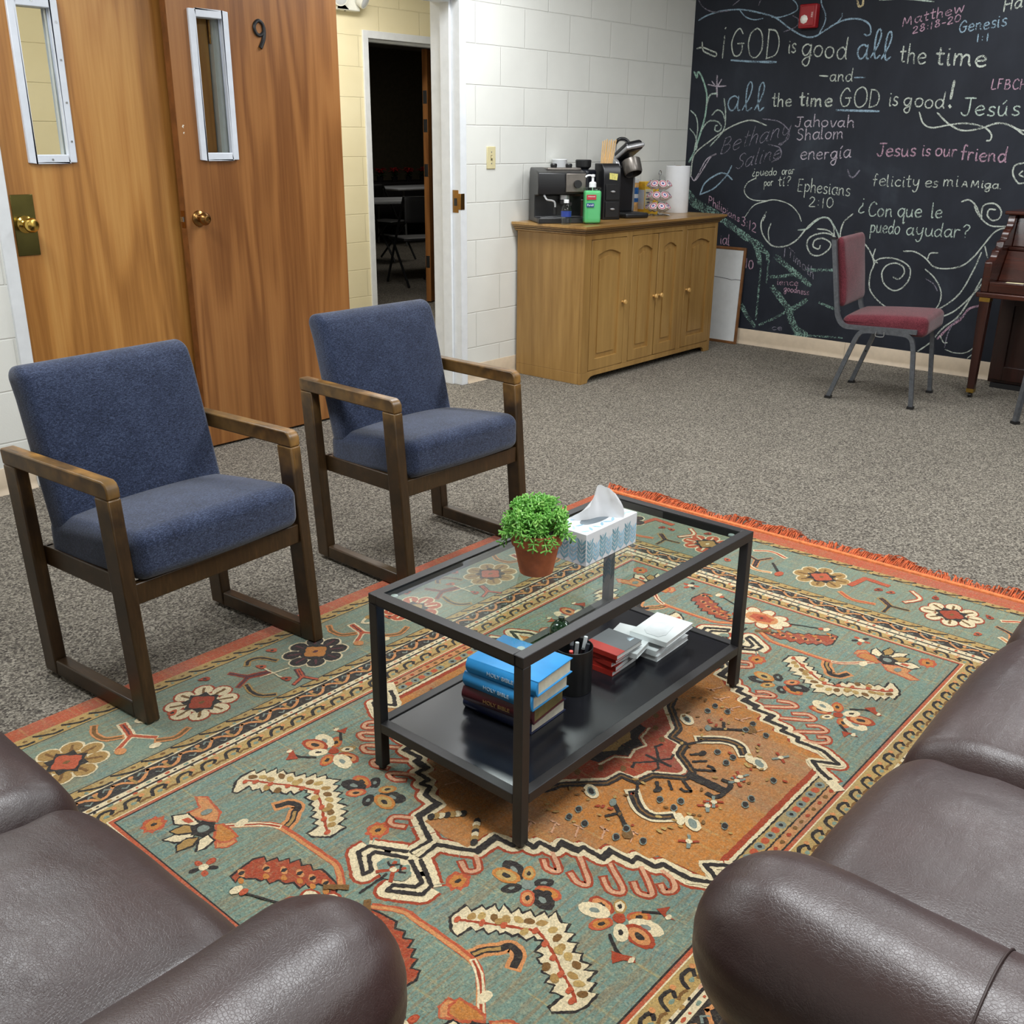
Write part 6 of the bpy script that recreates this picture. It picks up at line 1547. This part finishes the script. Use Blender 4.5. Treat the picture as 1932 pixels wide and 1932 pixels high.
Mb().tube([(p[0], p[1] - .004, p[2] + .003) for p in hd[5:-4]], .0105, 10).obj('handle_grip', m_black, t)
Mb().prism([(-.045, .33), (-.01, .345), (.03, .335), (.05, .30), (-.06, .30)], -.10, -.075, 'x').obj('reservoir_lid', m_sil, t, bev=.004)
# bottles and wipes
def clear(name, tint, rough=.02):
    m = glass_mat(name, tint); return m
m_clear = clear('clear_plastic', (.97, .98, .99)); m_gel = NT('green_gel'); m_gel.base((120, 214, 150)); m_gel.set(Roughness=.12); m_gel.b.inputs['Transmission Weight'].default_value = .25; m_gel = m_gel.m
m_lblu = plain('label_blue', (40, 62, 140), .4, var=.05); m_lred = plain('label_red', (178, 52, 62), .45, var=.05); m_lnav = plain('label_navy', (24, 62, 120), .45, var=.05)
t = thing('water_bottle', 'small clear water bottle with blue label in front of the espresso machine', 'bottle', (-1.835, -.38, CZ))
Mb().lathe([(.0, .001), (.026, .0), (.029, .004), (.029, .03), (.0275, .036), (.029, .042), (.029, .076), (.027, .088), (.018, .108), (.0125, .118), (.0125, .126), (.0, .126)], 28, cap=False).obj('body', m_clear, t)
Mb().lathe([(.0, .0015), (.027, .002), (.0275, .05), (.0, .05)], 24, cap=False).obj('water', clear('water', (.86, .90, .93)), t)
Mb().lathe([(.0294, .044), (.0294, .074)], 28, cap=False).obj('label', m_lblu, t)
Mb().lathe([(.0297, .054), (.0297, .066)], 7, T(rz=-2.6) @ Matrix.Diagonal((1, 1, 1, 1)), cap=False).obj('label_band', plain('label_white', (206, 212, 226), .5), t) if False else None
Mb().lathe([(.0145, .118), (.0145, .134), (.013, .136), (.0, .136)], 20, cap=False).obj('cap', m_wpl, t)
t = thing('hand_sanitizer', 'green pump bottle of hand sanitizer in front of the coffee grinder', 'bottle', (-1.676, -.44, CZ), math.radians(-38))
Mb().rbox((0, 0, .084), (.042, .026, .083), .012, 10).obj('bottle', clear('sanitizer_shell', (.80, .93, .84)), t, ang=60)
Mb().rbox((0, 0, .078), (.0395, .0235, .0745), .011, 10).obj('gel', m_gel, t, ang=60)
Mb().box(-.034, .012, -.0272, -.0264, .112, .134).obj('red_label', m_lred, t); Mb().box(-.034, .003, -.0272, -.0264, .078, .096).obj('brand_label', m_lnav, t)
text_part('label_lettering', 'Purell', .0135, m_wpl, t, Matrix.Translation((-.0155, -.0274, .087)) @ Euler((PI / 2, 0, 0)).to_matrix().to_4x4())
text_part('label_lettering', 'Advanced', .009, m_wpl, t, Matrix.Translation((-.011, -.0274, .126)) @ Euler((PI / 2, 0, 0)).to_matrix().to_4x4())
Mb().lathe([(.017, .167), (.017, .186), (.013, .19), (.006, .192), (.006, .213), (.010, .214), (.010, .223), (.0, .225)], 20, cap=False).obj('pump', m_wpl, t)
Mb().tube(smooth([(0, 0, .219), (-.018, 0, .220), (-.03, 0, .217), (-.034, 0, .211)], 3), .0042, 8).obj('spout', m_wpl, t)
Mb().tube([(0, 0, .01), (0, 0, .167)], .0025, 8).obj('dip_tube', m_wpl, t)
for c_ in t.children: c_.data.transform(Matrix.Scale(1.2, 4))
m_yel = plain('yellow_label_stock', (232, 186, 56), .45, var=.08, nscale=40)
t = thing('wipes_canister', 'canister of wipes with blue and white label behind the brewer', 'canister', (-.805, -.11, CZ))
Mb().cyl(.042, 0, .195, 28).obj('canister', plain('orange_white_wrap', (214, 170, 110), .45, var=.15, nscale=30), t, bev=.003)
Mb().lathe([(.0425, .075), (.0425, .165)], 28, cap=False).obj('blue_label', plain('wipes_blue', (40, 104, 178), .4, var=.2, nscale=60), t)
Mb().lathe([(.0428, .10), (.0428, .125)], 28, cap=False).obj('label_stripe', plain('wipes_white', (220, 224, 228), .4), t)
Mb().lathe([(.043, .195), (.043, .215), (.03, .222), (0, .222)], 28, cap=False).obj('lid', m_wpl, t)
t = thing('yellow_carton', 'yellow and white carton between the wipes and the pod carousel', 'box', (-.70, -.16, CZ), math.radians(-12))
Mb().box(-.062, .062, -.04, .04, 0, .20).obj('carton', m_yel, t, bev=.002); Mb().box(-.0635, -.0622, -.036, .036, .03, .15).obj('side_label', m_wpl, t); Mb().box(-.06, .01, -.0412, -.0402, .04, .155).obj('front_label', plain('pale_label', (226, 220, 190), .5), t)
lm = Mb()
for i in range(5): lm.box(-.052 + .010 * (i % 2), -.030 + .012 * (i % 3), -.0416, -.0412, .05 + .02 * i, .056 + .02 * i)
lm.obj('label_print', m_lnav, t)
# pod carousel
m_chrome = plain('chrome_wire', (204, 206, 210), .12, 1.0, .02)
KC = Vector((-.80, -.315, CZ))
t = thing('pod_carousel', 'chrome wire carousel holding coffee pods on the sideboard', 'pod carousel', tuple(KC))
Mb().lathe([(.0, .004), (.07, .004), (.076, .0), (.078, .003), (.072, .008), (.03, .012), (.0, .012)], 32, cap=False).obj('base', m_chrome, t)
Mb().tube([(0, 0, .01), (0, 0, .248)], .004, 8).obj('post', m_chrome, t)
Mb().tube([(.014 * math.cos(a), 0, .258 + .014 * math.sin(a)) for a in [2 * PI * i / 16 for i in range(16)]], .0025, 6, closed=True).obj('loop_handle', m_chrome, t)
POD = []
for tier, (z, n, off) in enumerate(((.060, 8, .1), (.128, 8, .35), (.196, 8, .1))):
    wr_ = Mb()
    for i in range(n):
        a = 2 * PI * i / n + off; c = Vector((math.cos(a), math.sin(a), 0)); ctr = c * .066 + Vector((0, 0, z))
        ax = (c * .75 + Vector((0, 0, .62))).normalized(); u = ax.orthogonal().normalized(); v = ax.cross(u)
        wr_.tube([ctr + (u * math.cos(q) + v * math.sin(q)) * .0245 for q in [2 * PI * k / 16 for k in range(16)]], .0016, 5, closed=True)
        wr_.tube([Vector((0, 0, z - .02)), ctr - c * .024], .0016, 5)
        POD.append((tier, i, ctr, ax, a))
    wr_.obj('pod_ring', m_chrome, t, weld=0)
m_pod = plain('pod_white', (226, 224, 222), .4, var=.02); m_foil = plain('pod_foil', (222, 214, 216), .3, var=.04); m_podr = plain('pod_print_red', (176, 70, 92), .4, var=.1); m_podb = plain('pod_print_blue', (82, 84, 150), .4)
proto = None
tn = ('lowest', 'middle', 'top'); 
for tier, i, ctr, ax, a in POD:
    q = Vector((0, 0, 1)).rotation_difference(ax)
    vis = math.cos(a - math.radians(219))      # faces the room or the wall
    if vis < -.3: continue                     # the ones against the wall are out of sight
    rank = sorted([b for b in POD if b[0] == tier and math.cos(b[4] - math.radians(219)) >= -.3], key=lambda b: -math.sin(b[4] - math.radians(219)))
    pos = [b[1] for b in rank].index(i) + 1
    od = ('first', 'second', 'third', 'fourth', 'fifth', 'sixth')[pos - 1]
    lb = 'coffee pod in the %s ring of the carousel, %s from the left' % (tn[tier], od)
    if proto is None:
        proto = thing('coffee_pod', lb, 'coffee pod', (0, 0, 0), 0, 'coffee pods in the carousel')
        Mb().lathe([(.0, -.040), (.0165, -.040), (.018, -.038), (.0225, -.002), (.0255, -.001), (.0255, .001), (.0, .001)], 20, cap=False).obj('cup', m_pod, proto, ang=40)
        Mb().lathe([(.0235, .0012), (.0, .0016)], 20, cap=False).obj('foil_lid', m_foil, proto)
        k_ = Mb().lathe([(.0225, .0018), (.0165, .0018)], 20, cap=False).obj('lid_ring', m_podr, proto)
        k2 = Mb(); k2.box(-.009, .009, -.0025, .003, .0018, .0021); k2.box(-.003, .004, -.009, .009, .0018, .0021); k2.obj('lid_print', m_podb, proto)
        o = proto
    else:
        o = dup(proto, (0, 0, 0), 0, lb)
    o.location = KC + ctr + ax * .002; o.rotation_euler = q.to_euler()
# paper towels
t = thing('paper_towel_roll', 'white paper towel roll at the right end of the sideboard', 'paper towels', (-.448, -.225, CZ))
Mb().lathe([(.02, .0), (.079, .0), (.080, .002), (.0795, .293), (.078, .295), (.02, .295), (.019, .292), (.019, .003)], 40, cap=False).obj('roll', plain('paper_towel', (226, 228, 232), .9, var=.01, bump=.2, bscale=90), t, ang=30)
Mb().lathe([(.0185, .001), (.0185, .296), (.016, .296), (.016, .001)], 24, cap=False).obj('core', plain('cardboard_core', (170, 140, 104), .8), t)
# ---------------------------------------------------------------- dim room across the hallway
m_ftab = plain('folding_table_top', (196, 200, 206), .5, var=.02)
def folding_table(label, loc, rz, L, D):
    t = thing('folding_table', label, 'table', loc, rz, 'white folding tables in the dim room')
    Mb().rbox((0, 0, .725), (L / 2, D / 2, .015), .012, 6).obj('tabletop', m_ftab, t, ang=60)
    for sx in (-1, 1):
        l_ = Mb(); x = sx * (L / 2 - .2)
        l_.tube([(x, -D / 2 + .08, .01), (x, -D / 2 + .12, .705)], .014, 8); l_.tube([(x, D / 2 - .08, .01), (x, D / 2 - .12, .705)], .014, 8); l_.tube([(x, -D / 2 + .09, .12), (x, D / 2 - .09, .12)], .012, 8)
        l_.obj('leg_frame', m_grey, t)
    return t
folding_table('white folding table seen through the two doorways', (1.15, 4.35, 0), math.radians(-22), 1.5, .72)
folding_table('white folding table farther back in the dim room', (3.6, 6.4, 0), math.radians(0), 1.5, .72)
m_sh = plain('dark_chair_plastic', (30, 30, 32), .5)
def fold_chair(label, loc, rz):
    t = thing('folding_chair', label, 'chair', loc, rz, 'dark folding chairs in the dim room')
    Mb().rbox((0, 0, .44), (.2, .2, .015), .012, 6).obj('seat', m_sh, t, ang=60)
    Mb().rbox((0, .22, .72), (.2, .012, .12), .01, 6).obj('backrest', m_sh, t, ang=60)
    for sx in (-1, 1):
        Mb().tube([(sx * .2, -.24, .01), (sx * .2, .22, .84)], .012, 8).obj('leg', m_black, t); Mb().tube([(sx * .185, .26, .01), (sx * .185, -.12, .43)], .012, 8).obj('leg', m_black, t)
    return t
fold_chair('dark folding chair before the near white table in the dim room', (.55, 3.35, 0), math.radians(160))
fold_chair('dark folding chair at the left end of the near white table', (1.25, 3.45, 0), math.radians(190))
fold_chair('dark folding chair behind the near white table', (1.75, 5.05, 0), math.radians(10))
m_dt = plain('dark_cloth', (34, 30, 34), .9)
t = thing('display_table', 'dark draped table along the far wall carrying red poinsettias', 'table', (3.95, 7.4, 0))
Mb().box(-1.2, 1.2, -.35, .35, 0, .76).obj('drape', m_dt, t, bev=.01)
m_poin = plain('poinsettia_red', (196, 34, 40), .6, var=.2, nscale=40); m_pgr = plain('poinsettia_green', (44, 74, 40), .6, var=.2)
random.seed(4)
pz = ['leftmost', 'second', 'third', 'fourth', 'rightmost']
for k in range(5):
    t = thing('poinsettia', 'red poinsettia on the dark table in the dim room, %s of five' % pz[k], 'plant', (3.39 + .28 * k, 7.3, .7605), 0, 'poinsettias in the dim room')
    Mb().lathe([(.035, 0), (.05, .07), (.0, .07)], 16, cap=False).obj('pot', m_dt, t)
    for mat_, zz_, nm, r0 in ((m_pgr, .10, 'leaves', .13), (m_poin, .15, 'bracts', .14)):
        m = Mb()
        for i in range(26):
            a = random.uniform(0, 6.28); r = r0 * random.uniform(.5, 1); z = zz_ + random.uniform(-.025, .03)
            m.add([(0, 0, z - .03), (r * .5 * math.cos(a - .35), r * .5 * math.sin(a - .35), z + .015), (r * math.cos(a), r * math.sin(a), z), (r * .5 * math.cos(a + .35), r * .5 * math.sin(a + .35), z + .015)], [(0, 1, 2, 3)])
        m.obj(nm, mat_, t, weld=0)
